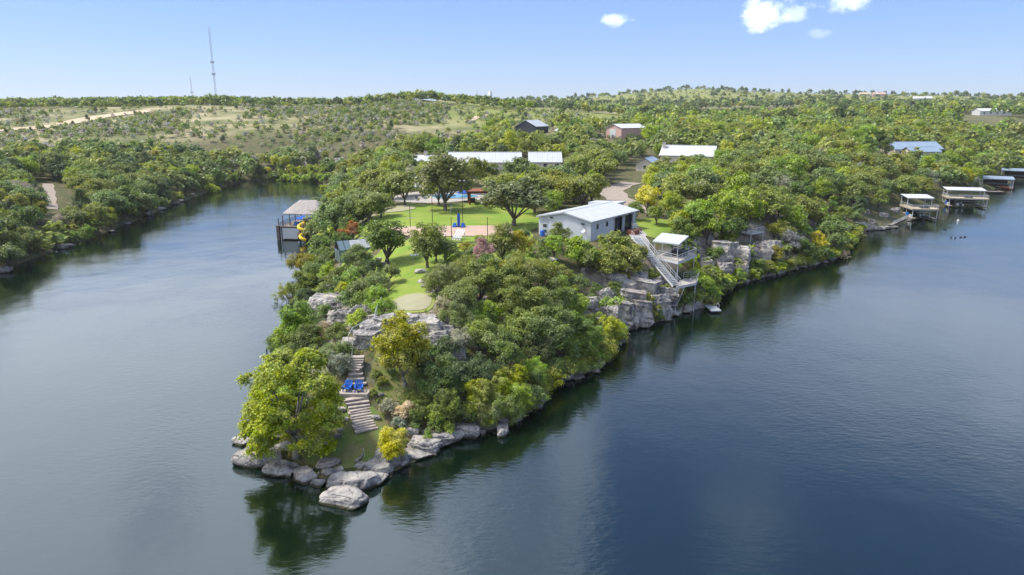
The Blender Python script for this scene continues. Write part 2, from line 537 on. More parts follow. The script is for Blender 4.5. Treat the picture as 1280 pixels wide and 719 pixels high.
def terrain(x, y):
    x = np.asarray(x, float)
    y = np.asarray(y, float)
    ds = shore_dist(x, y)
    dsn = ds + (vnoise(x, y, 4.0, 1) - .5) * 1.2 * sm((ds + 3) / 3)
    base = np.interp(y, [50, 60.5, 65.2, 69.2, 75, 82, 95, 120, 180, 250, 400, 700, 1000, 1500, 4000],
                     [1.1, 1.5, 4.0, 6.9, 8.3, 9.1, 9.5, 10, 10.6, 12, 19, 26, 29, 32, 38])
    # plateau of the point slopes up only on the tip; off the axis it stays higher than the stair gully
    west = 4 + np.minimum(np.maximum(ds, 0) * .10, 11)
    wW = sm((-70 - x) / 55)
    plat = base * (1 - wW) + west * wW
    hillA = np.interp(x, [-900, -110, -20, 60, 150], [18, 19, 10, 4, 0])
    y0 = 335 + .05 * np.abs(x + 150)
    hill = hillA * sm((y - y0) / 225)
    hill = hill * (1 - .55 * sm((y - 760) / 500))
    ridge = np.interp(x, [-400, 0, 200, 420, 700, 1300], [8, 18, 32, 51, 38, 26]) * np.exp(-((y - 1750) / 520.0) ** 2)
    plat = plat + hill + ridge + (vnoise(x, y, 90, 3) - .5) * 4.5 * sm((y - 300) / 200) + (vnoise(x, y, 260, 5) - .5) * 6 * sm((y - 500) / 400)
    dp = np.maximum(dsn, 0)
    tipS = .35 + .33 * dp
    slopeS = .5 + .66 * dp
    cliffS = np.interp(dp, [0, .8, 5, 7, 10, 13, 30], [.3, 2.2, 4.0, 5.2, 8.4, 10.6, 16])
    bankS = .4 + .38 * dp
    wt_ = sm((y - 57) / 8)
    S = tipS * (1 - wt_) + slopeS * wt_
    wc = sm((y - 92) / 8) * sm((x - 8) / 8) * (1 - sm((y - 172) / 20))
    S = S * (1 - wc) + cliffS * wc
    wb = np.maximum(sm((y - 185) / 20), sm((-80 - x) / 10))
    S = S * (1 - wb) + bankS * wb
    k = 1.0
    hmin = -np.log(np.exp(-np.clip(S / k, -50, 50)) + np.exp(-np.clip(plat / k, -50, 50))) * k
    hmin = np.where(S > plat + 12, plat, hmin)
    rough = (vnoise(x, y, 2.2, 7) - .5) * .5 + (vnoise(x, y, 5.5, 8) - .5) * .8
    steep = sm((plat - S + 2) / 4) * sm(ds / 2)
    h = hmin + rough * steep * .8
    under = -.25 - np.minimum(5, np.maximum(-ds, 0) * .45)
    return np.where(dsn > 0, np.maximum(h, .12), under)


def lines(segs):
    out = []
    for a, b, st in segs:
        n = max(1, int(round((b - a) / st)))
        out += list(np.linspace(a, b, n, endpoint=False))
    out.append(segs[-1][1])
    return np.array(out)


XS = lines([(-3600, -1200, 120), (-1200, -500, 28), (-500, -150, 9), (-150, -66, 3), (-66, 80, .9), (80, 260, 3), (260, 600, 10), (600, 1200, 28), (1200, 3600, 120)])
YS = lines([(-300, 40, 24), (40, 176, .9), (176, 340, 3), (340, 800, 8), (800, 2200, 24), (2200, 5200, 150)])
GX, GY = np.meshgrid(XS, YS)
GZ = terrain(GX, GY)


def hz(x, y):
    i = int(np.clip(np.searchsorted(XS, x) - 1, 0, len(XS) - 2))
    j = int(np.clip(np.searchsorted(YS, y) - 1, 0, len(YS) - 2))
    fx = (x - XS[i]) / (XS[i + 1] - XS[i])
    fy = (y - YS[j]) / (YS[j + 1] - YS[j])
    return float((GZ[j, i] * (1 - fx) + GZ[j, i + 1] * fx) * (1 - fy) + (GZ[j + 1, i] * (1 - fx) + GZ[j + 1, i + 1] * fx) * fy)


def hzv(x, y):
    i = np.clip(np.searchsorted(XS, x) - 1, 0, len(XS) - 2)
    j = np.clip(np.searchsorted(YS, y) - 1, 0, len(YS) - 2)
    fx = (x - XS[i]) / (XS[i + 1] - XS[i])
    fy = (y - YS[j]) / (YS[j + 1] - YS[j])
    return (GZ[j, i] * (1 - fx) + GZ[j, i + 1] * fx) * (1 - fy) + (GZ[j + 1, i] * (1 - fx) + GZ[j + 1, i + 1] * fx) * fy


def spot(px, py, dz=0.0, ymin=45.0, ymax=2500.0):
    """where the line of sight through a pixel meets the ground raised by dz"""
    u, v = (px - CX) / FPX, (py - CY) / FPX
    dy, dzz = cT - v * sT, -(sT + v * cT)
    ys = np.concatenate([np.arange(ymin, 300, .35), np.arange(300, 900, 1.5), np.arange(900, ymax, 6)])
    tt = ys / dy
    xs, zs = u * tt, CAMH + dzz * tt
    g = hzv(xs, ys) + dz - zs
    k = np.argmax(g > 0)
    if not g[k] > 0:
        k = len(ys) - 1
    return Vector((float(xs[k]), float(ys[k]), hz(float(xs[k]), float(ys[k]))))


def proj(x, y, z):
    zz = z - CAMH
    d = y * cT - zz * sT
    return CX + FPX * x / d, CY - FPX * (zz * cT + y * sT) / d


def np_mesh(name, V, Fc, mat=None, smooth=False):
    me = bpy.data.meshes.new(name)
    V = np.ascontiguousarray(V, dtype=np.float32)
    Fc = np.ascontiguousarray(Fc, dtype=np.int32)
    k = Fc.shape[1]
    me.vertices.add(len(V))
    me.vertices.foreach_set('co', V.ravel())
    me.loops.add(Fc.size)
    me.loops.foreach_set('vertex_index', Fc.ravel())
    me.polygons.add(len(Fc))
    me.polygons.foreach_set('loop_start', np.arange(0, Fc.size, k, dtype=np.int32))
    me.update(calc_edges=True)
    if smooth:
        me.polygons.foreach_set('use_smooth', np.ones(len(Fc), bool))
    if mat:
        me.materials.append(mat)
    return me


def tag(o, label=None, cat=None, group=None, kind=None):
    if label:
        o['label'] = label
    if cat:
        o['category'] = cat
    if group:
        o['group'] = group
    if kind:
        o['kind'] = kind
    return o


def link(name, me, parent=None, loc=None, rz=0.0, sc=None):
    o = bpy.data.objects.new(name, me)
    COL.objects.link(o)
    if parent:
        o.parent = parent
    if loc is not None:
        o.location = loc
    if rz:
        o.rotation_euler = (0, 0, rz)
    if sc is not None:
        o.scale = sc if hasattr(sc, '__len__') else (sc, sc, sc)
    return o


def thing(name, label, cat, loc=(0, 0, 0), rz=0.0, group=None):
    o = link(name, None, None, loc, rz)
    o.empty_display_size = .3
    return tag(o, label, cat, group)


# ground sheet
ny, nx = GX.shape
idx = np.arange(ny * nx).reshape(ny, nx)
GF = np.stack([idx[:-1, :-1], idx[:-1, 1:], idx[1:, 1:], idx[1:, :-1]], -1).reshape(-1, 4)
gme = np_mesh("terrain", np.stack([GX, GY, GZ], -1).reshape(-1, 3), GF, ground_material(), True)
GDS = shore_dist(GX, GY)
meadow = sm((GX + 85) / 60) * sm((GY - 400) / 60) * (1 - sm((GX - 130) / 90)) * (1 - sm((GY - 760) / 150)) * .9
meadow = np.maximum(meadow, sm((GY - 1080) / 120) * .85 * sm((GX - 40) / 100))
wood = (1 - sm((GY - 330) / 90)) * sm((GX + 75) / 20)
wood = np.maximum(wood, (1 - sm((GDS - 70) / 40)) * (GX < -60))
wood = np.maximum(wood, sm((GX - 120) / 80) * (1 - sm((GY - 900) / 200)) * .8)
ca = gme.attributes.new('cover', 'FLOAT_COLOR', 'POINT')
cc = np.stack([meadow, wood, np.zeros_like(wood), np.ones_like(wood)], -1).reshape(-1, 4).astype(np.float32)
ca.data.foreach_set('color', cc.ravel())
tag(link("terrain", gme), kind='structure')

# lake
wme = np_mesh("lake", np.array([(-1200, -600, 0), (2600, -600, 0), (2600, 1500, 0), (-1200, 1500, 0)]), np.array([[0, 1, 2, 3]]), water_material())
tag(link("lake", wme), kind='structure')


# ------------------------------------------------------------------ mesh builder
class MB:
    def __init__(self, org=(0, 0, 0)):
        self.v, self.f, self.o = [], [], Vector(org)

    def add(self, vs_, fs_):
        n = len(self.v)
        self.v += [tuple(Vector(p) - self.o) for p in vs_]
        self.f += [tuple(i + n for i in f) for f in fs_]
        return self

    def box(self, x0, x1, y0, y1, z0, z1):
        return self.hexa([(x0, y0, z0), (x1, y0, z0), (x1, y1, z0), (x0, y1, z0)], [(x0, y0, z1), (x1, y0, z1), (x1, y1, z1), (x0, y1, z1)])

    def hexa(self, lo, hi):
        n = len(lo)
        fs_ = [tuple(range(n - 1, -1, -1)), tuple(range(n, 2 * n))]
        fs_ += [(i, (i + 1) % n, (i + 1) % n + n, i + n) for i in range(n)]
        return self.add(list(lo) + list(hi), fs_)

    def slab(self, pts, th):
        """polygon of top points with thickness th downwards"""
        return self.hexa([(p[0], p[1], p[2] - th) for p in pts], pts)

    def obox(self, c, sx, sy, sz, rz=0.0):
        ca_, sa_ = math.cos(rz), math.sin(rz)
        q = [(c[0] + ca_ * x - sa_ * y, c[1] + sa_ * x + ca_ * y) for x, y in ((-sx / 2, -sy / 2), (sx / 2, -sy / 2), (sx / 2, sy / 2), (-sx / 2, sy / 2))]
        return self.hexa([(*p, c[2] - sz / 2) for p in q], [(*p, c[2] + sz / 2) for p in q])

    def tube(self, p, q, r, r2=None, n=6):
        p, q = Vector(p), Vector(q)
        r2 = r if r2 is None else r2
        d = (q - p).normalized()
        a = d.orthogonal().normalized()
        b = d.cross(a)
        vs_ = []
        for c, rr in ((p, r), (q, r2)):
            vs_ += [c + (a * math.cos(2 * math.pi * i / n) + b * math.sin(2 * math.pi * i / n)) * rr for i in range(n)]
        fs_ = [(i, (i + 1) % n, (i + 1) % n + n, i + n) for i in range(n)] + [tuple(range(n - 1, -1, -1)), tuple(range(n, 2 * n))]
        return self.add(vs_, fs_)

    def poly(self, pts, r, n=6):
        for a, b in zip(pts[:-1], pts[1:]):
            self.tube(a, b, r, n=n)
        return self

    def beam(self, p, q, w, h):
        """rectangular bar from p to q"""
        p, q = Vector(p), Vector(q)
        d = (q - p)
        s_ = Vector((-d.y, d.x, 0))
        s_ = s_.normalized() * w / 2 if s_.length > 1e-6 else Vector((w / 2, 0, 0))
        u_ = d.cross(s_).normalized() * -h / 2
        if u_.z < 0:
            u_ = -u_
        return self.hexa([p - s_ - u_, p + s_ - u_, p + s_ + u_, p - s_ + u_], [q - s_ - u_, q + s_ - u_, q + s_ + u_, q - s_ + u_])

    def build(self, name, mat, parent=None, smooth=False, bevel=0.0):
        me = bpy.data.meshes.new(name)
        me.from_pydata(self.v, [], self.f)
        bm = bmesh.new()
        bm.from_mesh(me)
        bmesh.ops.recalc_face_normals(bm, faces=bm.faces)
        if bevel:
            bmesh.ops.bevel(bm, geom=bm.edges[:], offset=bevel, segments=1, affect='EDGES')
        bm.to_mesh(me)
        bm.free()
        if smooth:
            for p in me.polygons:
                p.use_smooth = True
        me.materials.append(mat)
        o = bpy.data.objects.new(name, me)
        COL.objects.link(o)
        if parent:
            o.parent = parent
        return o


def drape(name, pts, mat, off=.05, rings=10, label=None, cat=None, kind='structure', cen=None, jitter=.25, sub=6):
    """star-shaped ground patch laid over the terrain"""
    P = []
    n = len(pts)
    for i in range(n):                      # Catmull-Rom outline
        p0, p1, p2, p3 = (Vector(pts[(i + k) % n][:2]) for k in (-1, 0, 1, 2))
        for s_ in range(sub):
            t_ = s_ / sub
            P.append(.5 * ((2 * p1) + (p2 - p0) * t_ + (2 * p0 - 5 * p1 + 4 * p2 - p3) * t_ ** 2 + (3 * p1 - p0 - 3 * p2 + p3) * t_ ** 3))
    P = [p + Vector((random.uniform(-1, 1), random.uniform(-1, 1))) * jitter for p in P]
    c = Vector(cen[:2]) if cen else sum(P, Vector((0, 0))) / len(P)
    V = [(c.x, c.y, hz(c.x, c.y) + off)]
    for r_ in range(1, rings + 1):
        for p in P:
            q = c + (p - c) * (r_ / rings)
            V.append((q.x, q.y, hz(q.x, q.y) + off))
    m = len(P)
    F_ = [(0, 1 + i, 1 + (i + 1) % m) for i in range(m)]
    for r_ in range(rings - 1):
        a, b = 1 + r_ * m, 1 + (r_ + 1) * m
        F_ += [(a + i, b + i, b + (i + 1) % m, a + (i + 1) % m) for i in range(m)]
    me = bpy.data.meshes.new(name)
    me.from_pydata(V, [], F_)
    me.materials.append(mat)
    for p in me.polygons:
        p.use_smooth = True
    return tag(link(name, me), label, cat, None, kind)


def ribbon(name, pts, width, mat, off=.06, step=1.5):
    P = []
    for a, b in zip(pts[:-1], pts[1:]):
        a, b = Vector(a[:2]), Vector(b[:2])
        n = max(1, int((b - a).length / step))
        P += [a.lerp(b, i / n) for i in range(n)]
    P.append(Vector(pts[-1][:2]))
    for _ in range(3):
        P = [P[0]] + [(P[i - 1] + P[i] * 2 + P[i + 1]) / 4 for i in range(1, len(P) - 1)] + [P[-1]]
    V, F_ = [], []
    for i, p in enumerate(P):
        d = (P[min(i + 1, len(P) - 1)] - P[max(i - 1, 0)]).normalized()
        s_ = Vector((-d.y, d.x))
        w = width * (.5 + .06 * math.sin(i * .7))
        for k in (-1, -.33, .33, 1):
            q = p + s_ * w * k
            V.append((q.x, q.y, hz(q.x, q.y) + off))
        if i:
            n = 4 * i
            F_ += [(n - 4 + k, n - 3 + k, n + 1 + k, n + k) for k in range(3)]
    me = bpy.data.meshes.new(name)
    me.from_pydata(V, [], F_)
    me.materials.append(mat)
    return tag(link(name, me), kind='structure')

# ------------------------------------------------------------------ trees
STY = {  # bottom of crown / height, clumps, clump radius, flatness of clumps, leaf length/width, outward bias, dome top
    'oak':     dict(b=.16, n=30, cr=(.22, .36), fl=.75, asp=.62, zlo=-.45),
    'elm':     dict(b=.14, n=52, cr=(.20, .32), fl=.80, asp=.55, zlo=-.75),
    'cypress': dict(b=.06, n=68, cr=(.16, .27), fl=.55, asp=.58, zlo=-.85, m=13, sr=(.20, .36)),
    'juniper': dict(b=.08, n=30, cr=(.22, .36), fl=.95, asp=.40, zlo=-.9),
    'shrub':   dict(b=.02, n=18, cr=(.26, .42), fl=.85, asp=.50, zlo=-.6),
    'wispy':   dict(b=.12, n=26, cr=(.20, .34), fl=1.25, asp=.24, zlo=-.7),
    'bare':    dict(b=.12, n=20, cr=(.22, .34), fl=.9, asp=.16, zlo=-.6),
}


def leaf_quads(rg, P, N, L, asp):
    n = len(P)
    a = rg.normal(size=(n, 3))
    a -= (a * N).sum(1, keepdims=True) * N
    a /= np.linalg.norm(a, axis=1, keepdims=True) + 1e-9
    b = np.cross(N, a)
    l = (L * rg.uniform(.6, 1.4, n))[:, None]
    V = np.stack([P + a * l * .5, P + b * l * asp * .5, P - a * l * .5, P - b * l * asp * .5], 1).reshape(-1, 3)
    return V, np.arange(4 * n).reshape(n, 4)


def crown_data(seed, style, Rr, Ht, nleaf, leaf):
    rg = np.random.default_rng(seed)
    S_ = STY[style]
    zb, zt = S_['b'] * Ht, Ht
    zc, hh = (zb + zt) / 2, (zt - zb) / 2
    n = S_['n']
    D = rg.normal(size=(n * 4, 3))
    D /= np.linalg.norm(D, axis=1, keepdims=True)
    D = D[D[:, 2] > S_['zlo']][:n]
    n = len(D)
    lob = 1 + .20 * np.sin(np.arctan2(D[:, 1], D[:, 0]) * 2 + rg.uniform(0, 6)) * rg.uniform(.4, 1) + rg.normal(size=n) * .12
    rad = rg.uniform(.42, .70, n) * lob
    rad[: n // 4] *= .5
    C = np.stack([D[:, 0] * Rr * rad, D[:, 1] * Rr * rad, zc + D[:, 2] * hh * np.clip(rad * 1.15, 0, .82)], 1)
    if style == 'cypress':                   # broad umbrella with low skirts
        u = rg.uniform(.10, .93, n)
        a_ = rg.uniform(0, 6.2832, n)
        pr = np.sqrt(np.clip(1 - ((u - .40) / .60) ** 2, .05, 1)) * Rr * np.sqrt(rg.uniform(.10, .62, n))
        C = np.stack([np.cos(a_) * pr, np.sin(a_) * pr, zb + (zt - zb) * u], 1)
    if style == 'juniper':
        C[:, :2] *= (1.15 - .75 * np.clip((C[:, 2:3] - zb) / (zt - zb), 0, 1))
    cr = rg.uniform(*S_['cr'], n) * Rr
    # sprays of foliage on the outside of every limb's lobe
    m = S_.get('m', 9)
    d2 = rg.normal(size=(n * m, 3))
    o1 = np.repeat(C - np.array([0, 0, zc]), m, 0)
    o1 /= np.linalg.norm(o1, axis=1, keepdims=True) + 1e-6
    d2 = d2 / np.linalg.norm(d2, axis=1, keepdims=True) + o1 * .6 + np.array([0, 0, .25])
    d2 /= np.linalg.norm(d2, axis=1, keepdims=True)
    r1 = np.repeat(cr, m)
    C2 = np.repeat(C, m, 0) + d2 * (r1 * rg.uniform(.55, 1.05, n * m))[:, None] * np.array([1, 1, S_['fl']])
    r2 = r1 * rg.uniform(*S_.get('sr', (.28, .52)), n * m)
    w = r2 ** 2
    k = rg.choice(n * m, nleaf, p=w / w.sum())
    g_ = rg.normal(size=(nleaf, 3)) * np.array([.62, .62, .42])
    P = C2[k] + g_ * r2[k][:, None] + np.array([0, 0, .12]) * r2[k][:, None]
    P[:, 2] -= (g_[:, 0] ** 2 + g_[:, 1] ** 2) * r2[k] * .22          # spray tips droop
    P[:, 2] = np.maximum(P[:, 2], .05)
    d = d2[k]
    N = d * .55 + rg.normal(size=(nleaf, 3)) * .40 + np.array([0, 0, .45])
    N /= np.linalg.norm(N, axis=1, keepdims=True)
    return leaf_quads(rg, P, N, leaf, S_['asp']), C


def make_variant(name, seed, style, Rr, Ht, nleaf, leaf, bark=None, nlimb=7, tr=None):
    (V, Fq), C = crown_data(seed, style, Rr, Ht, nleaf, leaf)
    crown = np_mesh(name + "_crown", V, Fq, M_LEAF)
    rg = random.Random(seed)
    mb = MB()
    tr = tr or Ht * .028 + .04
    fork = Vector((rg.uniform(-.2, .2), rg.uniform(-.2, .2), max(.4, (STY[style]['b'] if style != 'cypress' else .22) * Ht * .95)))
    mid = Vector((fork.x * .3 + rg.uniform(-.1, .1), fork.y * .3, fork.z * .5))
    mb.tube((0, 0, -.5), mid, tr * 1.35, tr, 7)
    mb.tube(mid, fork, tr, tr * .8, 7)
    order = sorted(range(len(C)), key=lambda i: rg.random())[:nlimb]
    for i in order:
        e = Vector(C[i])
        m_ = fork.lerp(e, .5) + Vector((rg.uniform(-.2, .2), rg.uniform(-.2, .2), rg.uniform(.0, .35))) * Rr * .3
        mb.tube(fork, m_, tr * .55, tr * .36, 5)
        mb.tube(m_, e, tr * .36, tr * .12, 5)
    t = mb.build("trunk", bark or M_BARK, None, True)
    tm = t.data
    bpy.data.objects.remove(t)
    return dict(crown=crown, trunk=tm, R=Rr, H=Ht)


VAR = {
    'cypress_near': [make_variant("cypress", 11, 'cypress', 5.0, 10.4, 66000, .22, M_BARKP, 9, .26)],
    'elm_near': [make_variant("elm_a", 21, 'elm', 3.2, 8.8, 21000, .23, M_BARKP, 12, .2)],
    'oak_near': [make_variant("oak_a%d" % i, 31 + i, 'oak', 3.4, 6.4, 15000, .20, M_BARK, 8) for i in range(4)],
    'wisp_near': [make_variant("wisp_a%d" % i, 41 + i, 'wispy', 2.8, 5.4, 11000, .26, M_BARKP, 9) for i in range(3)],
    'shrub_near': [make_variant("shrub_a%d" % i, 51 + i, 'shrub', 1.35, 2.1, 3600, .15, M_BARK, 5) for i in range(4)],
    'oak': [make_variant("oak_m%d" % i, 61 + i, 'oak', 3.8, 6.6, 5600, .36, M_BARK, 8) for i in range(6)],
    'elm': [make_variant("elm_m%d" % i, 71 + i, 'elm', 3.3, 8.0, 5200, .34, M_BARK, 7) for i in range(4)],
    'juniper': [make_variant("jun_m%d" % i, 81 + i, 'juniper', 2.5, 5.6, 4200, .30, M_BARK, 4) for i in range(4)],
    'shrub': [make_variant("shrub_m%d" % i, 91 + i, 'shrub', 1.5, 2.2, 1500, .28, M_BARK, 4) for i in range(3)],
    'bare': [make_variant("bare_m%d" % i, 97 + i, 'bare', 2.6, 5.0, 3000, .34, M_BARKP, 14) for i in range(2)],
}
PAL = {
    'grey-green': (0.232, 0.291, 0.085), 'olive': (0.280, 0.321, 0.060), 'dark green': (0.123, 0.167, 0.054), 'mid green': (0.187, 0.256, 0.052),
    'bright green': (0.288, 0.396, 0.044), 'yellow-green': (0.381, 0.453, 0.032), 'golden yellow': (0.579, 0.550, 0.030), 'amber': (0.386, 0.348, 0.039),
    'silvery': (0.388, 0.396, 0.259), 'grey': (0.404, 0.373, 0.331), 'pink': (0.749, 0.402, 0.418), 'rust-orange': (0.446, 0.202, 0.053), 'tan': (0.702, 0.552, 0.334),
}
KNAME = {'cypress_near': ('cypress_tree', 'cypress tree', 'tree'), 'elm_near': ('elm_tree', 'elm tree', 'tree'), 'oak_near': ('live_oak', 'live oak', 'oak tree'),
         'wisp_near': ('willow_tree', 'feathery willow-like tree', 'tree'), 'shrub_near': ('shrub', 'shrub', 'shrub'), 'oak': ('live_oak', 'live oak', 'oak tree'),
         'elm': ('elm_tree', 'elm tree', 'tree'), 'juniper': ('juniper_tree', 'juniper', 'juniper'), 'shrub': ('shrub', 'shrub', 'shrub'), 'bare': ('leafless_tree', 'half-bare tree', 'tree')}
LM = []          # landmarks used to say where a tree stands: (x, y, reach, phrase)
ZONES = []


def tint(cn, rg=random, amt=.14):
    c = PAL[cn]
    v = 1 + rg.uniform(-amt, amt)
    h = rg.uniform(-.10, .10)
    return (max(.01, c[0] * v * (1 + h)), c[1] * v, c[2] * v * (1 - h), 1)


ANCH = {'steps': (-16, 65, "the stone steps"), 'gh': (-31, 128, "the greenhouse"), 'boathouse': (-53, 175, "the boathouse"), 'deck': (28, 113, "the covered deck"),
        'dock': (123, 203, "the two-storey dock"), 'shop': (16, 124, "the workshop"), 'shed': (60, 368, "the tan shed"), 'ranch': (-9, 246, "the ranch house")}
LABELS = []       # (object, label, anchor) so that look-alikes can be told apart afterwards


def where(x, y):
    """phrase for the place, and the landmark that look-alikes there are counted from"""
    best = None
    for (lx, ly, reach, ph) in LM:
        d = math.hypot(x - lx, y - ly)
        if d < reach and (best is None or d / reach < best[0]):
            best = (d / reach, ph, (lx, ly, "it"))
    if best:
        return best[1], best[2]
    if x < -95 and y < 330:
        return "on the bank across the cove", ANCH['boathouse']
    if y < 66:
        return "on the low rocky tip", ANCH['steps']
    if y < 125 and x < -22:
        return "on the cove-side bluff", ANCH['gh']
    if y < 112:
        return "on the slope facing the lake", ANCH['steps']
    if y < 180 and x > 26:
        return "along the east cliff", ANCH['deck']
    if y < 215 and x < -24:
        return "in the grove above the cove", ANCH['boathouse']
    if x > 80 and y < 300:
        return "in the woods behind the docks", ANCH['dock']
    if y < 300:
        return "in the woods behind the workshop", ANCH['shop']
    if x < -60:
        return "on the scrubby hill", ANCH['ranch']
    return "in the woods around the barns", ANCH['shed']


ORD = ['', 'second ', 'third ', 'fourth ', 'fifth ', 'sixth ', 'seventh ', 'eighth ', 'ninth ', 'tenth ', 'eleventh ', 'twelfth ']


def tell_apart():
    by = {}
    for o, lab, an in LABELS:
        by.setdefault((lab, an[2]), []).append((math.hypot(o.location.x - an[0], o.location.y - an[1]), o.name, o, an))
    for (lab, _), lst in by.items():
        if 1 < len(lst) <= 12:
            for k, (d_, nm_, o, an) in enumerate(sorted(lst, key=lambda a: a[:2])):
                o['label'] = f"{lab}, {ORD[k]}nearest {an[2]}"


USED = []         # (x, y, r) of placed trees


def plant(kind, x, y, size=1.0, cn='olive', label=None, vi=None, wide=1.0, z=None, parts=True, col=None, rz=None, cat=None):
    vs_ = VAR[kind]
    v = vs_[random.randrange(len(vs_)) if vi is None else vi % len(vs_)]
    nm, word, ct = KNAME[kind]
    z = hz(x, y) if z is None else z
    rz = random.uniform(0, 6.28) if rz is None else rz
    w, an = where(x, y)
    own = label is None
    if label is None:
        s_ = v['H'] * size
        if 'shrub' in kind:
            sw = 'low ' if s_ < 1.7 else ('large ' if s_ > 2.8 else '')
        else:
            sw = 'small ' if s_ < 4.6 else ('tall ' if s_ > 8.2 else '')
        label = f"{sw}{cn} {word} {w}"
        grp = f"{word}s {w}"
    else:
        grp = None
    c = col or tint(cn)
    sc = (size * wide, size * wide, size)
    if parts:
        root = thing(nm, label, cat or ct, (x, y, z - .05), rz, grp)
        root.scale = sc
        tr = link("trunk", v['trunk'], root)
        cr = link("crown", v['crown'], root)
    else:
        cr = link(nm, v['crown'], None, (x, y, z - .05), rz, sc)
        tag(cr, label, cat or ct, grp)
        root = cr
    cr.color = c
    if own:
        LABELS.append((root, label, an))
    USED.append((x, y, v['R'] * size * wide))
    return root


def plant_px(kind, px, py, size=1.0, cn='olive', label=None, frac=.58, **kw):
    """stand a tree on the ground so that its crown's middle is seen at (px, py)"""
    v = VAR[kind][0]
    p = spot(px, py, v['H'] * size * frac)
    return plant(kind, p.x, p.y, size, cn, label, **kw)


# ------------------------------------------------------------------ rocks
def rock_mesh(seed, kind):
    rg = random.Random(seed)
    bm = bmesh.new()
    if kind == 'boulder':
        bmesh.ops.create_icosphere(bm, subdivisions=4, radius=1.0)
        sx, sy, sz = 1.0, rg.uniform(.72, .95), rg.uniform(.5, .66)
    else:
        bmesh.ops.create_cube(bm, size=1.7)
        bmesh.ops.subdivide_edges(bm, edges=bm.edges[:], cuts=11, use_grid_fill=True)
        sx, sy, sz = 1.0, rg.uniform(.75, .95), rg.uniform(.75, 1.05)
    off = Vector((rg.uniform(-50, 50), rg.uniform(-50, 50), rg.uniform(-50, 50)))
    planes = []
    for _ in range(15 if kind == 'boulder' else 8):
        n = Vector((rg.gauss(0, 1), rg.gauss(0, 1), rg.gauss(0, .5))).normalized()
        planes.append((n, rg.uniform(.58, .86) if kind == 'boulder' else rg.uniform(.8, 1.0)))
    planes.append((Vector((rg.uniform(-.15, .15), rg.uniform(-.15, .15), 1)).normalized(), rg.uniform(.6, .8)))
    for v in bm.verts:
        p = v.co.copy()
        for n, d in planes:
            e = p.dot(n) - d
            if e > 0:
                p -= n * e * .97
        dz_ = mnoise.noise(p * 1.3 + off) * .10 + mnoise.noise(p * 3.1 + off) * .06 + mnoise.noise(p * 7 + off) * .045
        hv = Vector((p.x, p.y, p.z * .35))
        p += p.normalized() * dz_
        # bedding: ledges step in and out with height
        lay = p.z * (3.2 if kind != 'boulder' else 2.4) + mnoise.noise(Vector((p.x * .5, p.y * .5, 0)) + off) * .6 + seed
        fr = lay - math.floor(lay)
        step = (math.sin(math.floor(lay) * 12.9898) * 43758.5453) % 1.0
        push = (step - .5) * (.20 if kind != 'boulder' else .08) - (.10 if fr < .14 else 0) * (1 if kind != 'boulder' else .5)
        q = Vector((p.x, p.y, 0))
        if q.length > 1e-4:
            q.normalize()
            p += q * push
        # vertical joints
        if kind != 'boulder':
            jn = math.sin(p.x * 4.3 + off.x) * math.sin(p.y * 4.9 + off.y)
            p += q * (-.10 if abs(jn) < .12 else 0)
        v.co = Vector((p.x * sx, p.y * sy, p.z * sz))
    me = bpy.data.meshes.new(kind)
    bm.to_mesh(me)
    bm.free()
    me.materials.append(M_ROCK)
    if kind == 'boulder':
        for p in me.polygons:
            p.use_smooth = True
        me.set_sharp_from_angle(angle=R(24))
    return me


BOULD = [rock_mesh(s, 'boulder') for s in range(1, 9)]
LEDGE = [rock_mesh(s, 'ledge') for s in range(21, 27)]


def boulder(x, y, s, label=None, z=None, sink=.25, rz=None, sq=1.0, vi=None, tall=1.0, group=None, ledge=False, tilt=0.0):
    pool = LEDGE if ledge else BOULD
    me = pool[random.randrange(len(pool)) if vi is None else vi % len(pool)]
    z = max(hz(x, y), -.3) if z is None else z
    w, an = where(x, y)
    own = label is None
    o = link("rock_ledge" if ledge else "boulder", me, None, (x, y, z + s * .45 * tall - s * sink), 0)
    o.rotation_euler = (random.uniform(-.1, .1) + tilt, random.uniform(-.1, .1), random.uniform(0, 6.28) if rz is None else rz)
    o.scale = (s * sq, s, s * tall)
    if label is None:
        size = 'huge' if s > 2.2 else 'large' if s > 1.2 else 'medium' if s > .6 else 'small'
        what = 'layered limestone ledge' if ledge else 'pale grey limestone boulder'
        label = f"{size} {what} {w}"
        group = f"{'ledges' if ledge else 'boulders'} {w}"
    tag(o, label, 'rock', group)
    if own:
        LABELS.append((o, label, an))
    return o

# ------------------------------------------------------------------ ground cover, paths
EXC = []          # keep trees out: (x, y, r)


def exc(*a):
    EXC.extend(a)


LAWN1 = [(-8.6, 82.5), (-10.2, 87), (-9.2, 93), (-9.4, 99), (-9.2, 104), (-8, 109), (-7.5, 114), (-16, 116), (-24, 113), (-23.5, 106), (-20.5, 101), (-17.8, 95), (-16.2, 90), (-16.2, 84.5), (-12, 80)]
drape("lawn", LAWN1, M_LAWN, .07, 14, cen=(-13.5, 95))
LAWN2 = [(-29, 117), (-8, 116.5), (3, 118), (3.5, 127), (7, 133), (6, 146), (2, 158), (-7, 164), (-17, 160), (-26, 163), (-31, 150), (-32, 132)]
drape("lawn", LAWN2, M_LAWN, .06, 22, cen=(-12, 138))
drape("lawn", [up(792, 278, 10.2), up(806, 273, 10.3), up(842, 276, 10.2), up(838, 289, 10), up(815, 293, 10), up(800, 290, 10)], M_LAWN, .10, 8)
drape("lawn", [(-4, 101), (3, 100.5), (5.5, 104), (2.5, 108), (-3.5, 107.5)], M_LAWN, .10, 8)
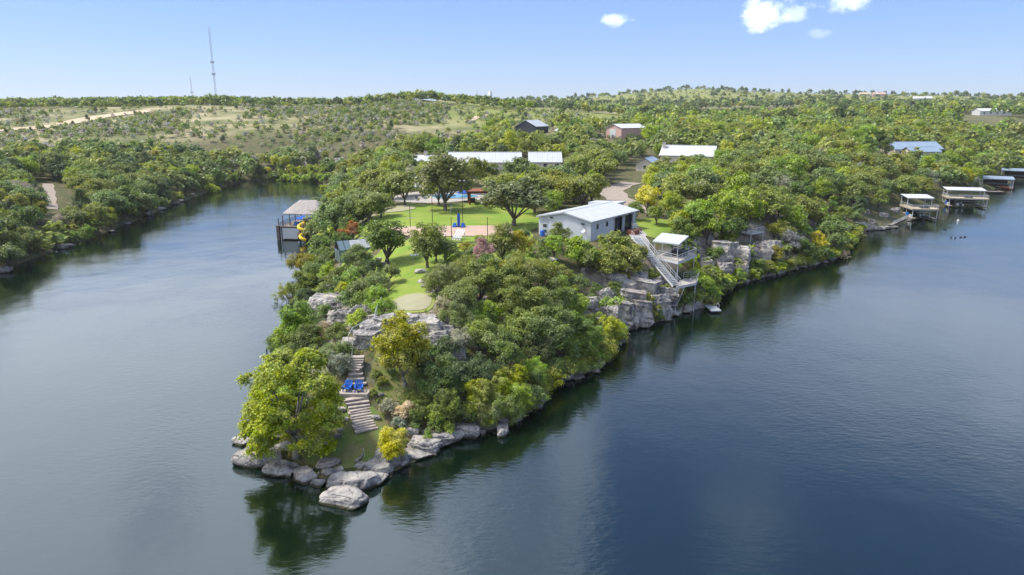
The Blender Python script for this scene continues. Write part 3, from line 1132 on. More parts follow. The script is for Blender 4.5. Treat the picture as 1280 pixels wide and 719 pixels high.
drape("lawn", [(-21.2, 59.5), (-17.6, 56.6), (-13.6, 56.2), (-11.3, 58.4), (-12.4, 62.5), (-16.2, 64.2), (-20.2, 63.3)], M_TIPG, .06, 10, cen=(-16, 60))
drape("lawn", [(-13.6, 65), (-9.6, 64.5), (-8.0, 67.5), (-10.6, 71), (-14.2, 71.5), (-14.8, 68)], M_TIPG, .06, 8)
exc(*[(x, y, 1.2) for x, y in ((-16, 60), (-18, 60), (-14, 59))])
# gravel drive to the workshop, far ranch roads, caliche cut across the hill
ribbon("driveway", [up(800, 266, 10.4), up(790, 258, 10.5), up(772, 248, 10.6), up(764, 240, 10.7), up(772, 234, 10.8), up(790, 229, 11)], 6.5, M_ROAD, .10)
exc(*[(p.x, p.y, 4.6) for p in (up(790, 258, 10.5), up(780, 252, 10.5), up(772, 248, 10.6), up(766, 243, 10.7), up(764, 240, 10.7), up(770, 236, 10.8), up(768, 246, 10.6))])
drape("patio", [up(786, 290, 10), up(797, 284, 10.1), up(806, 290, 10.1), up(812, 303, 9.8), up(800, 303, 9.8), up(790, 297, 10)], M_CONC, .12, 6)
hp = [spot(x, y) for x, y in ((0, 163), (45, 161), (80, 156), (115, 148), (150, 143), (190, 139.5))]
ribbon("dirt_road", hp, 15, M_DIRT, .35, 5)
HROAD = [(p.x, p.y) for p in hp]
rd = [spot(x, y) for x, y in ((586, 152), (590, 149), (606, 145), (612, 143))]
ribbon("ranch_road", rd, 6, M_DIRT, .3, 3)
rl = [spot(x, y) for x, y in ((64, 262), (63, 250), (62, 240), (60, 230))]
ribbon("bank_track", rl, 3.0, M_ROAD, .12, 1.5)
exc(*[(p.x, p.y, 3.4) for p in rl])
exc((rl[0].x + 1.0, rl[0].y - 5, 3.6))

# sports court
cA, cB, cC, cD = up(470, 291, 10), up(640, 292, 10), up(622, 279, 10), up(505, 279, 10)
c0 = Vector((-24.5, 119.5)); c1 = Vector((0.5, 121.5)); c2 = Vector((-0.4, 132.5)); c3 = Vector((-25.4, 130.5))
zc = max(hz(*c) for c in (c0, c1, c2, c3, (c0 + c2) / 2)) + .10
mb = MB()
mb.hexa([(*c0, zc - 1), (*c1, zc - 1), (*c2, zc - 1), (*c3, zc - 1)], [(*c0, zc), (*c1, zc), (*c2, zc), (*c3, zc)])
tag(mb.build("sports_court", M_COURT), kind='structure')
mb = MB()


def court_pt(u, v, dz=.005):
    p = c0.lerp(c1, u).lerp(c3.lerp(c2, u), v)
    return (p.x, p.y, zc + dz)


def court_line(u0, v0, u1, v1, w=.10):
    a, b = Vector(court_pt(u0, v0)), Vector(court_pt(u1, v1))
    d = (b - a).normalized()
    s_ = Vector((-d.y, d.x, 0)) * w / 2
    mb.add([a - s_, b - s_, b + s_, a + s_], [(0, 1, 2, 3)])


for q in ((.03, .05, .97, .05), (.03, .95, .97, .95), (.03, .05, .03, .95), (.97, .05, .97, .95), (.5, .05, .5, .95)):
    court_line(*q)
tag(mb.build("court_lines", M_WHITE), kind='structure')

# putting green with a fringe collar
gc = up(516, 376.5, 9.1)
gz = hz(gc.x, gc.y) + .15


def disc(name, rx, ry, z0, z1, mat, n=48, parent=None, org=(0, 0, 0), wob=.03, power=2.4):
    m_ = MB(org)
    pts = []
    for i in range(n):
        a = 2 * math.pi * i / n
        c_, s_ = math.cos(a), math.sin(a)
        rr = (abs(c_) ** power + abs(s_) ** power) ** (-1 / power) * (1 + wob * math.sin(3 * a + 1))
        pts.append((org[0] + rx * rr * c_, org[1] + ry * rr * s_))
    m_.hexa([(x, y, z0) for x, y in pts], [(x, y, z1) for x, y in pts])
    return m_.build(name, mat, parent)


g = thing("putting_green", "pale oval practice putting green with a darker turf collar", "putting green", (gc.x, gc.y, gz))


def sup(rx, ry, n=14, power=2.5):
    out = []
    for i in range(n):
        a = 2 * math.pi * i / n
        c_, s_ = math.cos(a), math.sin(a)
        rr = (abs(c_) ** power + abs(s_) ** power) ** (-1 / power)
        out.append((gc.x + rx * rr * c_, gc.y + ry * rr * s_))
    return out


for nm_, rx_, ry_, mt_, of_ in (("collar", 2.75, 3.6, M_FRINGE, .14), ("green_surface", 2.3, 3.0, M_GREEN, .18)):
    o_ = drape(nm_, sup(rx_, ry_), mt_, of_, 8, kind=None, jitter=.03, cen=(gc.x, gc.y))
    o_.parent = g
    o_.location = (-gc.x, -gc.y, -gz)
exc((gc.x, gc.y, 3.4), (gc.x, gc.y + 2.5, 2.6))
LM.append((gc.x, gc.y, 7, "beside the putting green"))
drape("bare_soil", [(gc.x - 3.6, gc.y - 2.2), (gc.x - 3.4, gc.y + 1.5), (gc.x, gc.y + 3), (gc.x + 3.4, gc.y + 1.5), (gc.x + 3.8, gc.y - 2.5), (gc.x, gc.y - 4.9)], M_ROAD, .05, 8)

# ------------------------------------------------------------------ stone stair and landing
path = [up(457, 539, 1.55), up(452.5, 520, 2.7), up(447.5, 500, 3.85), up(444, 487, 4.35), up(445, 470, 5.0), up(446.5, 458, 5.9), up(447, 446, 6.8)]
wid = [2.2, 2.15, 2.2, 2.9, 1.25, 1.2, 1.35]
st = thing("stone_staircase", "curving flagstone staircase climbing from the low grass to the bluff", "staircase", (path[0].x, path[0].y, path[0].z))
cum = [0]
for a, b in zip(path[:-1], path[1:]):
    cum.append(cum[-1] + (b - a).length)
lz = 1.55 + 5.3 * .475
lc = up(443.5, 489, lz)
NST = 25
for i in range(NST):
    s_ = cum[-1] * i / (NST - 1)
    k = min(len(path) - 2, max(j for j in range(len(cum)) if cum[j] <= s_ + 1e-6))
    f = (s_ - cum[k]) / (cum[k + 1] - cum[k])
    p = path[k].lerp(path[k + 1], f)
    d = (path[k + 1] - path[k])
    ang = math.atan2(d.y, d.x) - math.pi / 2
    w = wid[k] * (1 - f) + wid[k + 1] * f
    mb = MB(path[0])
    if lc.y - .75 < p.y < lc.y + .55:          # the landing lies here
        continue
    if p.y <= lc.y - .75:
        zt_ = 1.55 + (lz - .15 - 1.55) * (p.y - path[0].y) / (lc.y - .75 - path[0].y)
    else:
        zt_ = lz + .25 + (6.85 - lz - .25) * (p.y - lc.y - .55) / (path[-1].y - lc.y - .55)
    zt_ = max(zt_, hz(p.x, p.y) + .16)
    q0 = random.uniform(.93, 1.05)
    mb.obox((p.x + random.uniform(-.1, .1), p.y, zt_ - .09), w * q0 * random.uniform(.94, 1.06), .62, .18, ang + random.uniform(-.09, .09))
    mb.build("step", M_STEP, st, bevel=.025)
    m2 = MB(path[0])
    m2.obox((p.x, p.y + .1, zt_ - .58), w * .94, .5, .76, ang)
    m2.build("riser", M_ROCK, st)
exc(*[(p.x, p.y, 1.9) for p in path], (path[3].x, path[3].y, 3.0), (path[3].x, path[3].y - 1.5, 2.6))
LM.append((path[3].x, path[3].y, 6, "beside the stone staircase"))
mb = MB((lc.x, lc.y, lz))
mb.slab([(lc.x - 1.75, lc.y - .75, lz + .06), (lc.x + 1.45, lc.y - .9, lz + .06), (lc.x + 1.75, lc.y + .3, lz + .06), (lc.x + 1.2, lc.y + 1.25, lz + .06), (lc.x - .9, lc.y + 1.3, lz + .06), (lc.x - 2.0, lc.y + .5, lz + .06)], .9)
ld = mb.build("stone_landing", M_STEP, None, bevel=.04)
ld.location = (lc.x, lc.y, lz)
tag(ld, "flagstone landing halfway up the staircase, carrying two blue chairs", "landing")


def adirondack(x, y, z, rz, label):
    t = thing("adirondack_chair", label, "chair", (x, y, z), rz, "blue chairs on the stone landing")
    t.scale = (1.05, 1.05, 1.05)
    for i in range(4):                                     # seat slats, front is -y
        m_ = MB()
        y0 = -.42 + i * .15
        m_.hexa([(-.28, y0, .36 - i * .035), (.28, y0, .36 - i * .035), (.28, y0 + .13, .33 - i * .035), (-.28, y0 + .13, .33 - i * .035)],
                [(-.28, y0, .39 - i * .035), (.28, y0, .39 - i * .035), (.28, y0 + .13, .36 - i * .035), (-.28, y0 + .13, .36 - i * .035)])
        m_.build("seat_slat", M_BLUE, t)
    for i in range(5):                                     # fanned back slats
        m_ = MB()
        cx_ = (i - 2) * .125
        fx = cx_ * 1.35
        top = 1.02 - abs(i - 2) * .05
        m_.hexa([(cx_ - .055, .18, .25), (cx_ + .055, .18, .25), (cx_ + .055, .21, .25), (cx_ - .055, .21, .25)],
                [(fx - .07, .42, top), (fx + .07, .42, top), (fx + .07, .45, top), (fx - .07, .45, top)])
        m_.build("back_slat", M_BLUE, t)
    for s_ in (-1, 1):
        m_ = MB()
        m_.box(s_ * .36 - .07, s_ * .36 + .07, -.46, .34, .56, .59)
        m_.build("arm", M_BLUE, t)
        m_ = MB()
        m_.box(s_ * .33 - .035, s_ * .33 + .035, -.42, -.34, 0, .56)
        m_.build("leg", M_BLUE, t)
        m_ = MB()
        m_.beam((s_ * .30, -.4, .36), (s_ * .30, .55, .06), .04, .12)
        m_.build("leg", M_BLUE, t)
    return t


adirondack(lc.x - .70, lc.y - .05, lz + .06, R(-8), "bright blue slatted deck chair on the flagstone landing")
adirondack(lc.x + .46, lc.y - .10, lz + .06, R(7), "bright blue slatted deck chair on the flagstone landing")

# pipe handrails
for nm, pts_ in (("lower", [(424, 474, 4.4), (431, 470, 4.6), (438.5, 466, 5.0), (440, 455, 6.0), (441, 446, 6.8)]),
                 ("upper", [(436, 430, 7.6), (441, 420, 8.0), (455, 413, 8.3), (468, 408, 8.6), (471, 394, 9.0), (477, 381, 9.3)])):
    P_ = [up(a, b, c) for a, b, c in pts_]
    hr = thing("handrail", "galvanised pipe handrail beside the " + ("stone steps and chair landing" if nm == "lower" else "rocks between steps and putting green"), "railing", P_[0])
    m_ = MB(P_[0])
    m_.poly([p + Vector((0, 0, .95)) for p in P_], .035)
    m_.build("rail", M_GALV, hr)
    for p in P_:
        m_ = MB(P_[0])
        m_.tube((p.x, p.y, min(p.z, hz(p.x, p.y)) - .3), (p.x, p.y, p.z + .95), .03)
        m_.build("post", M_GALV, hr)

# little grey log bench and stick on the low grass
p = up(449, 566, 1.35)
t = thing("driftwood_seat", "grey weathered driftwood piece on the low grass below the steps", "driftwood", (p.x, p.y, hz(p.x, p.y)))
m_ = MB()
m_.tube((-.35, -.3, .08), (.1, .15, .22), .16, .13, 8).tube((.1, .15, .22), (.22, .5, .5), .12, .07, 8)
m_.build("log", M_BARKP, t, True)
m_ = MB()
m_.tube((.42, .2, 0), (.40, .2, 1.15), .025)
m_.build("stake", M_GALV, t)

# ------------------------------------------------------------------ metal workshop
W0 = Vector((13.7, 117.2))
wz = 9.95
WA = math.atan2(.8, .6)
ws = thing("metal_workshop", "large pale grey metal workshop with low gable roof and two dark bay doors", "building", (W0.x, W0.y, wz), WA)
L_, Wd, EV, RG = 17.0, 11.0, 3.45, 4.55
BX, BX2 = (8.4, 11.6), (12.4, 15.6)
m_ = MB()                                   # bay-door side (local y = 0) as segments round the openings
for x0, x1, z0, z1 in ((0, BX[0], -1, EV), (BX[0], BX[1], 3.0, EV), (BX[1], BX2[0], -1, EV), (BX2[0], BX2[1], 3.0, EV), (BX2[1], L_, -1, EV)):
    m_.box(x0, x1, 0, .15, z0, z1)
m_.build("front_wall", M_METALW, ws)
m_ = MB()
m_.hexa([(0, .155, -1), (0, Wd, -1), (0, Wd, EV), (0, Wd / 2, RG), (0, .155, EV)], [(.15, .155, -1), (.15, Wd, -1), (.15, Wd, EV), (.15, Wd / 2, RG), (.15, .155, EV)])
m_.build("gable_wall", M_METALW, ws)
m_ = MB()
m_.hexa([(L_ - .15, .155, -1), (L_ - .15, Wd, -1), (L_ - .15, Wd, EV), (L_ - .15, Wd / 2, RG), (L_ - .15, .155, EV)], [(L_, .155, -1), (L_, Wd, -1), (L_, Wd, EV), (L_, Wd / 2, RG), (L_, .155, EV)])
m_.build("gable_wall", M_METALW, ws)
m_ = MB()
m_.box(.155, L_ - .155, Wd - .15, Wd - .003, -1, EV)
m_.build("rear_wall", M_METALW, ws)
sl = (RG - EV) / (Wd / 2)
for sgn in (0, 1):                          # roof panels, each a long sheet with ribs
    npan = 9
    for i in range(npan):
        x0 = -.35 + (L_ + .7) * i / npan
        x1 = -.35 + (L_ + .7) * (i + 1) / npan - .015
        ya, yb = (-.35, Wd / 2) if sgn == 0 else (Wd / 2, Wd + .35)

        def rz_(y_):
            return RG - abs(y_ - Wd / 2) * sl + .10
        m_ = MB()
        m_.hexa([(x0, ya, rz_(ya) - .07), (x1, ya, rz_(ya) - .07), (x1, yb, rz_(yb) - .07), (x0, yb, rz_(yb) - .07)],
                [(x0, ya, rz_(ya)), (x1, ya, rz_(ya)), (x1, yb, rz_(yb)), (x0, yb, rz_(yb))])
        for k in range(1, 4):
            xr = x0 + (x1 - x0) * k / 4
            m_.hexa([(xr - .03, ya, rz_(ya)), (xr + .03, ya, rz_(ya)), (xr + .03, yb, rz_(yb)), (xr - .03, yb, rz_(yb))],
                    [(xr - .015, ya, rz_(ya) + .04), (xr + .015, ya, rz_(ya) + .04), (xr + .015, yb, rz_(yb) + .04), (xr - .015, yb, rz_(yb) + .04)])
        m_.build("roof_panel", M_ROOFM, ws)
m_ = MB()
m_.hexa([(-.37, Wd / 2 - .25, RG + .07), (L_ + .37, Wd / 2 - .25, RG + .07), (L_ + .37, Wd / 2 + .25, RG + .07), (-.37, Wd / 2 + .25, RG + .07)],
        [(-.37, Wd / 2 - .02, RG + .20), (L_ + .37, Wd / 2 - .02, RG + .20), (L_ + .37, Wd / 2 + .02, RG + .20), (-.37, Wd / 2 + .02, RG + .20)])
m_.build("ridge_cap", M_ROOFM, ws)
m_ = MB()
m_.box(-.37, L_ + .37, -.50, -.36, EV - .13, EV + .02)
m_.build("gutter", M_TRIM, ws)
for y0, y1 in ((-.36, Wd / 2), (Wd / 2, Wd + .36)):
    m_ = MB()
    m_.hexa([(-.40, y0, rz_(y0) - .26), (-.36, y0, rz_(y0) - .26), (-.36, y1, rz_(y1) - .26), (-.40, y1, rz_(y1) - .26)],
            [(-.40, y0, rz_(y0) - .01), (-.36, y0, rz_(y0) - .01), (-.36, y1, rz_(y1) - .01), (-.40, y1, rz_(y1) - .01)])
    m_.build("rake_trim", M_TRIM, ws)
for xx in (.03, BX[0] - .25, BX[1] + .2, BX2[1] + .2, L_ - .12):
    m_ = MB()
    m_.box(xx, xx + .09, -.06, -.003, -.6, EV - .15)
    m_.build("corner_trim", M_TRIM, ws)


def win(parent, c, ax, w, h, wall_n, frame=M_TRIM, pane=M_GLASS, cols=1, t_=.07):
    """window proud of a wall: c centre, ax horizontal unit axis, wall_n outward normal"""
    c, ax, n_ = Vector(c), Vector(ax), Vector(wall_n)
    up_ = Vector((0, 0, 1))

    def bar(a0, a1, b0, b1, d0, d1):
        q = [c + ax * a + up_ * b for a, b in ((a0, b0), (a1, b0), (a1, b1), (a0, b1))]
        return MB().hexa([p + n_ * d0 for p in q], [p + n_ * d1 for p in q])
    f_ = .07
    fr = MB()
    for a in ((-w / 2, w / 2, h / 2 - f_, h / 2), (-w / 2, w / 2, -h / 2, -h / 2 + f_), (-w / 2, -w / 2 + f_, -h / 2 + f_, h / 2 - f_), (w / 2 - f_, w / 2, -h / 2 + f_, h / 2 - f_)):
        b_ = bar(*a, -.01, t_)
        fr.add(b_.v, b_.f)
    o = fr.build("window", frame, parent)
    for i in range(cols):
        a0 = -w / 2 + f_ + (w - 2 * f_) * i / cols + .012
        a1 = -w / 2 + f_ + (w - 2 * f_) * (i + 1) / cols - .012
        bar(a0, a1, -h / 2 + f_, h / 2 - f_, -.005, t_ * .45).build("pane", pane, o)
    return o


for xx in (2.2, 5.6):
    win(ws, (xx, -.003, 2.25), (1, 0, 0), .85, .95, (0, -1, 0))
for yy, zz in ((9.6, 1.75), (9.6, .75)):
    win(ws, (-.003, yy, zz), (0, -1, 0), 1.0, .75, (-1, 0, 0), M_WHITE)
m_ = MB()
m_.box(-.05, -.003, 8.9, 10.3, 2.25, 3.2)
m_.build("louvre_panel", M_TRIM, ws)
m_ = MB()
m_.box(-.05, -.003, 4.6, 5.6, -.8, 2.05)
m_.build("door", M_WHITE, ws)
for i, (b0, b1) in enumerate((BX, BX2)):
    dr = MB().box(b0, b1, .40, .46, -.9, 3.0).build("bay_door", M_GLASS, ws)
    for k in range(4):
        MB().box(b0, b1, .33, .395, -.75 + k * .95, -.67 + k * .95).build("door_rail", M_BLACK, dr)
    for k in range(3):
        xm = b0 + (b1 - b0) * (k + .5) / 3
        MB().box(xm - .03, xm + .03, .335, .39, -.6, 2.98).build("door_rail", M_BLACK, dr)
    MB().box(b0 - .14, b0 - .003, -.07, -.003, -.9, 3.1).build("door_jamb", M_TRIM, ws)
    MB().box(b1 + .003, b1 + .14, -.07, -.003, -.9, 3.1).build("door_jamb", M_TRIM, ws)
    lamp = MB().box((b0 + b1) / 2 - .25, (b0 + b1) / 2 + .25, -.35, -.003, 3.13, 3.25).build("wall_lamp", M_BLACK, ws)
for yy, zz in ((1.6, 2.75), (8.2, 3.3)):
    MB().box(-.28, -.003, yy - .25, yy + .25, zz, zz + .22).build("wall_lamp", M_BLACK, ws)
d_ = MB()
N_ = 14
cc_ = Vector((-.55, 1.3, 1.75))
ax_ = Vector((-.75, -.35, .55)).normalized()
a_ = ax_.orthogonal().normalized()
b_ = ax_.cross(a_)
rings_ = []
for r_, h_ in ((.04, 0), (.28, .04), (.45, .13)):
    rings_.append([cc_ + ax_ * h_ + (a_ * math.cos(6.2832 * i / N_) + b_ * math.sin(6.2832 * i / N_)) * r_ for i in range(N_)])
for q in range(2):
    d_.add(rings_[q] + rings_[q + 1], [(i, (i + 1) % N_, (i + 1) % N_ + N_, i + N_) for i in range(N_)])
ds_ = d_.build("satellite_dish", M_WHITE, ws, True)
MB().tube((0, 1.3, 1.45), (-.55, 1.3, 1.75), .04).tube((-.55, 1.3, 1.75), (-.95, 1.1, 2.05), .02).build("dish_arm", M_GALV, ds_)
# rear extension
m_ = MB()
m_.box(L_ + .003, L_ + 3.6, 4.6, Wd - .3, -1, EV + .55)
m_.build("rear_extension", M_METALW, ws)
m_ = MB()
m_.hexa([(L_ + .36, 4.3, EV + .62), (L_ + 3.9, 4.3, EV + .62), (L_ + 3.9, Wd, EV + .56), (L_ + .36, Wd, EV + .56)],
        [(L_ + .36, 4.3, EV + 1.0), (L_ + 3.9, 4.3, EV + 1.0), (L_ + 3.9, Wd, EV + .66), (L_ + .36, Wd, EV + .66)])
m_.build("extension_roof", M_ROOFM, ws)


def wloc(x, y, z=0):
    return Vector((W0.x + math.cos(WA) * x - math.sin(WA) * y, W0.y + math.sin(WA) * x + math.cos(WA) * y, wz + z))


for i in range(5):
    for j in range(4):
        q = wloc(1 + i * 4.2, j * 3.6)
        exc((q.x, q.y, 3.6))
for xx in (9, 12, 15, 17.5):
    q = wloc(xx, -3)
    exc((q.x, q.y, 2.6))
LM.append((*wloc(0, 5)[:2], 9, "against the gable end of the grey workshop"))
LM.append((*wloc(9, -3)[:2], 9, "below the bay doors of the grey workshop"))
LM.append((*wloc(20, 8)[:2], 10, "behind the grey workshop"))
q = up(678, 299, 9.6)
q = wloc(-1.4, 9.2)
t = thing("plastic_barrel", "blue plastic barrel standing by the workshop gable wall", "barrel", (q.x, q.y, hz(q.x, q.y)))
MB().tube((0, 0, 0), (0, 0, .08), .38, .42, 14).tube((0, 0, .08), (0, 0, 1.0), .42, .42, 14).build("drum", M_BLUE, t)
MB().tube((0, 0, 1.0), (0, 0, 1.07), .40, .36, 14).build("lid", M_BLUE, t)
q = wloc(11.4, -2.6)
t = thing("planter_box", "brown timber planter box on the patio beside the bay doors", "planter", (q.x, q.y, hz(q.x, q.y) + .1), WA)
for y0 in (-.8, .72):
    MB().box(-1.4, 1.4, y0, y0 + .08, 0, .75).build("side_board", M_WOODR, t)
for x0 in (-1.4, 1.32):
    MB().box(x0, x0 + .08, -.72, .72, 0, .75).build("end_board", M_WOODR, t)
MB().box(-1.32, 1.32, -.72, .72, 0, .62).build("soil", M_WOODD, t)
q = wloc(14.0, -1.3)
t = thing("white_cooler", "white upright cooler standing in front of the open bay", "cooler", (q.x, q.y, hz(q.x, q.y) + .1), WA)
MB().box(-.4, .4, -.35, .35, 0, 1.3).build("body", M_WHITE, t, bevel=.04)
MB().box(-.41, .41, -.40, -.355, .1, 1.2).build("door", M_WHITE, t)

# ------------------------------------------------------------------ cliff stairs and decks
def stair_flight(A, B, w, n, label):
    A, B = Vector(A), Vector(B)
    t_ = thing("cliff_stairs", label, "stairs", (B.x, B.y, B.z))
    h_ = Vector((B.x - A.x, B.y - A.y, 0))
    run = h_.length
    h_.normalize()
    s_ = Vector((-h_.y, h_.x, 0)) * w / 2
    for i in range(n):
        f = (i + .5) / n
        p = A.lerp(B, f)
        MB(B).obox((p.x, p.y, p.z), w - .06, run / n * .72, .05, math.atan2(s_.y, s_.x)).build("tread", M_GALV, t_)
    for s in (s_, -s_):
        MB(B).beam(A + s - Vector((0, 0, .12)), B + s - Vector((0, 0, .12)), .06, .30).build("stringer", M_WHITE, t_)
        MB(B).beam(A + s + Vector((0, 0, 1.0)), B + s + Vector((0, 0, 1.0)), .06, .06).beam(A + s + Vector((0, 0, .55)), B + s + Vector((0, 0, .55)), .04, .04).build("handrail", M_GALV, t_)
        for k in range(6):
            p = A.lerp(B, k / 5) + s
            MB(B).tube((p.x, p.y, p.z - .2), (p.x, p.y, p.z + 1.0), .032).build("baluster_post", M_GALV, t_)
    return t_


def rail(mb_, pts, hgt=1.05, closed=False, r=.035, mids=(.35, .7)):
    for a, b in zip(pts[:-1], pts[1:]):
        a, b = Vector(a), Vector(b)
        for h_ in (*mids, hgt):
            mb_.tube(a + Vector((0, 0, h_)), b + Vector((0, 0, h_)), r if h_ == hgt else r * .7, n=5)
        n = max(1, int((b - a).length / 1.4))
        for i in range(n + 1):
            p = a.lerp(b, i / n)
            mb_.tube(p, p + Vector((0, 0, hgt)), r, n=5)


stair_flight((22.2, 121.0, 10.1), (23.5, 112.2, 8.15), 1.5, 14, "upper flight of white metal stairs from the patio to the covered deck")
stair_flight((23.6, 112.0, 8.1), (26.3, 105.6, 4.9), 1.4, 18, "lower flight of white metal stairs down to the lakeside landing deck")
UD = [Vector((24.3, 112.8, 8.2)), Vector((27.0, 108.3, 8.2)), Vector((31.5, 114.3, 8.2)), Vector((28.6, 118.6, 8.2))]
ud = thing("covered_deck", "white metal deck with flat shade roof hung over the limestone cliff", "deck", (28, 113.4, hz(28, 113.4)))
O_ = Vector(ud.location)
MB(O_).slab(UD, .12).build("floor", M_CONC, ud)
m_ = MB(O_)
for a, b in zip(UD, UD[1:] + UD[:1]):
    m_.beam(a - Vector((0, 0, .28)), b - Vector((0, 0, .28)), .10, .32)
m_.build("fascia", M_WHITE, ud)
m_ = MB(O_)
rail(m_, [UD[0] * .92 + UD[1] * .08, UD[1], UD[2], UD[3]])
m_.build("railing", M_GALV, ud)
RFZ = [up(816, 301, 10.75), up(849, 305, 10.75), up(861, 294.7, 11.15), up(827.5, 291, 11.15)]
MB(O_).slab(RFZ, .10).build("shade_roof", M_ROOFM, ud)
m_ = MB(O_)
for a, b in zip(RFZ, RFZ[1:] + RFZ[:1]):
    m_.beam(a - Vector((0, 0, .12)), b - Vector((0, 0, .12)), .08, .16)
m_.build("roof_frame", M_WHITE, ud)
RC = sum(RFZ, Vector()) / 4
UC = sum(UD, Vector()) / 4
for a in RFZ:
    p = a.lerp(RC, .12)
    MB(O_).tube((p.x, p.y, 8.1), (p.x, p.y, p.z - .15), .06).build("roof_post", M_WHITE, ud)
for a in UD:
    p = a.lerp(UC, .10)
    MB(O_).tube((p.x, p.y, hz(p.x, p.y) - .5), (p.x, p.y, 8.0), .08).build("support_post", M_GALV, ud)
t = thing("hot_tub", "dark square hot tub under the shade roof of the covered deck", "hot tub", (UC.x + .5, UC.y - .2, 8.2), R(54))
MB().box(-1.05, 1.05, -1.05, 1.05, 0, .82).build("cabinet", M_BLACK, t, bevel=.05)
MB().box(-1.10, 1.10, -1.10, 1.10, .83, .93).build("cover", M_BARN, t, bevel=.03)
LD = [up(845, 358.6, 4.85), up(870, 353.6, 4.85), up(874, 347.5, 4.85), Vector((28.6, 110.6, 4.85)), Vector((27.0, 107.6, 4.85))]
ld2 = thing("landing_deck", "open white metal landing deck on tall braced posts above the lake", "deck", (28.2, 107.6, hz(28.2, 107.6)))
O_ = Vector(ld2.location)
MB(O_).slab(LD, .10).build("floor", M_CONC, ld2)
m_ = MB(O_)
for a, b in zip(LD, LD[1:] + LD[:1]):
    m_.beam(a - Vector((0, 0, .24)), b - Vector((0, 0, .24)), .08, .26)
m_.build("fascia", M_WHITE, ld2)
m_ = MB(O_)
rail(m_, [LD[1] * .7 + LD[0] * .3, LD[1], LD[2], LD[3]])
m_.build("railing", M_GALV, ld2)
LC = sum(LD, Vector()) / 5
for a in LD[:4]:
    p = a.lerp(LC, .06)
    zb_ = max(-1.0, hz(p.x, p.y) - .5)
    MB(O_).tube((p.x, p.y, zb_), (p.x, p.y, 4.7), .08).build("support_post", M_GALV, ld2)
p = LD[0]
MB(O_).tube((p.x - .2, p.y + .2, .2), (p.x + 1.6, p.y + .9, 4.6), .05).tube((p.x - .9, p.y + .3, 1.5), (p.x + .1, p.y + .1, .1), .10).build("brace", M_GALV, ld2)
exc(*[(x, y, 2.4) for x, y in ((23, 118), (23.2, 115), (24, 112), (25, 109), (26.5, 106.5), (28.5, 107.5), (30, 109.5), (27.8, 111), (28, 113.4), (29, 116), (22, 121))])
LM.append((28, 112, 8, "under and beside the white cliff decks"))
# floating dock
t = thing("swim_dock", "small grey floating dock at the foot of the cliff stairs", "dock", (33.0, 109.6, 0), R(4))
for i in range(14):
    MB().box(-.85, .85, -3.2 + i * .46, -3.2 + i * .46 + .43, .42, .50).build("plank", M_GALV, t)
MB().box(-.8, .8, -3.15, 3.1, .28, .415).build("frame", M_TRIM, t)
for y0 in (-2.6, 0, 2.2):
    MB().box(-.7, .7, y0, y0 + .7, -.2, .275).build("float", M_BLACK, t)
m_ = MB()
m_.poly([(.8, -2.2, .5), (.8, -2.2, 1.2), (.8, -1.2, 1.2), (.8, -1.2, .5)], .035)
m_.build("grab_rail", M_GALV, t)

# second small deck along the cliff
p = spot(938, 291, 1.0)
t = thing("cliff_deck", "small white railed deck among trees on the cliff top", "deck", (p.x, p.y, hz(p.x, p.y)), R(38))
zz = 1.0
MB().box(-2.4, 2.4, -1.8, 1.8, zz - .15, zz).build("floor", M_WHITE, t)
m_ = MB()
rail(m_, [(-2.3, 1.7, zz), (-2.3, -1.7, zz), (2.3, -1.7, zz), (2.3, 1.7, zz)])
m_.build("railing", M_WHITE, t)
for x_ in (-2.2, 2.2):
    for y_ in (-1.6, 1.6):
        MB().tube((x_, y_, -1.5), (x_, y_, zz - .15), .09).build("support_post", M_GALV, t)
exc((p.x, p.y, 3.0), (p.x - 1, p.y - 4, 2.5))
LM.append((p.x, p.y, 7, "beside the small white cliff deck"))

# ------------------------------------------------------------------ thatched boathouse
bh = thing("thatched_boathouse", "two-level boathouse with palm-thatch roof standing in the cove", "boathouse", (-53.2, 176, 0), R(-6))
for i in range(22):
    x0 = -5.2 + i * .47
    MB().box(x0, x0 + .44, -5.2, 6.0, 3.42, 3.50).build("deck_plank", M_WOOD, bh)
MB().box(-5.15, 5.1, -5.15, 5.95, 3.12, 3.415).build("deck_frame", M_WOODD, bh)
for x_ in (-4.9, 0, 4.9):
    for y_ in (-4.9, .4, 5.7):
        MB().tube((x_, y_, -2), (x_, y_, 3.12), .16, n=8).build("piling", M_WOODD, bh)
for x_ in (-3.6, 3.9):
    for y_ in (-2.6, 1.0, 4.8):
        MB().tube((x_, y_, 3.5), (x_, y_, 7.0), .11, n=8).build("roof_post", M_WOODD, bh)
prof = [(1.0, 6.7), (.82, 7.3), (.64, 7.9), (.46, 8.5), (.28, 9.05), (.10, 9.5)]
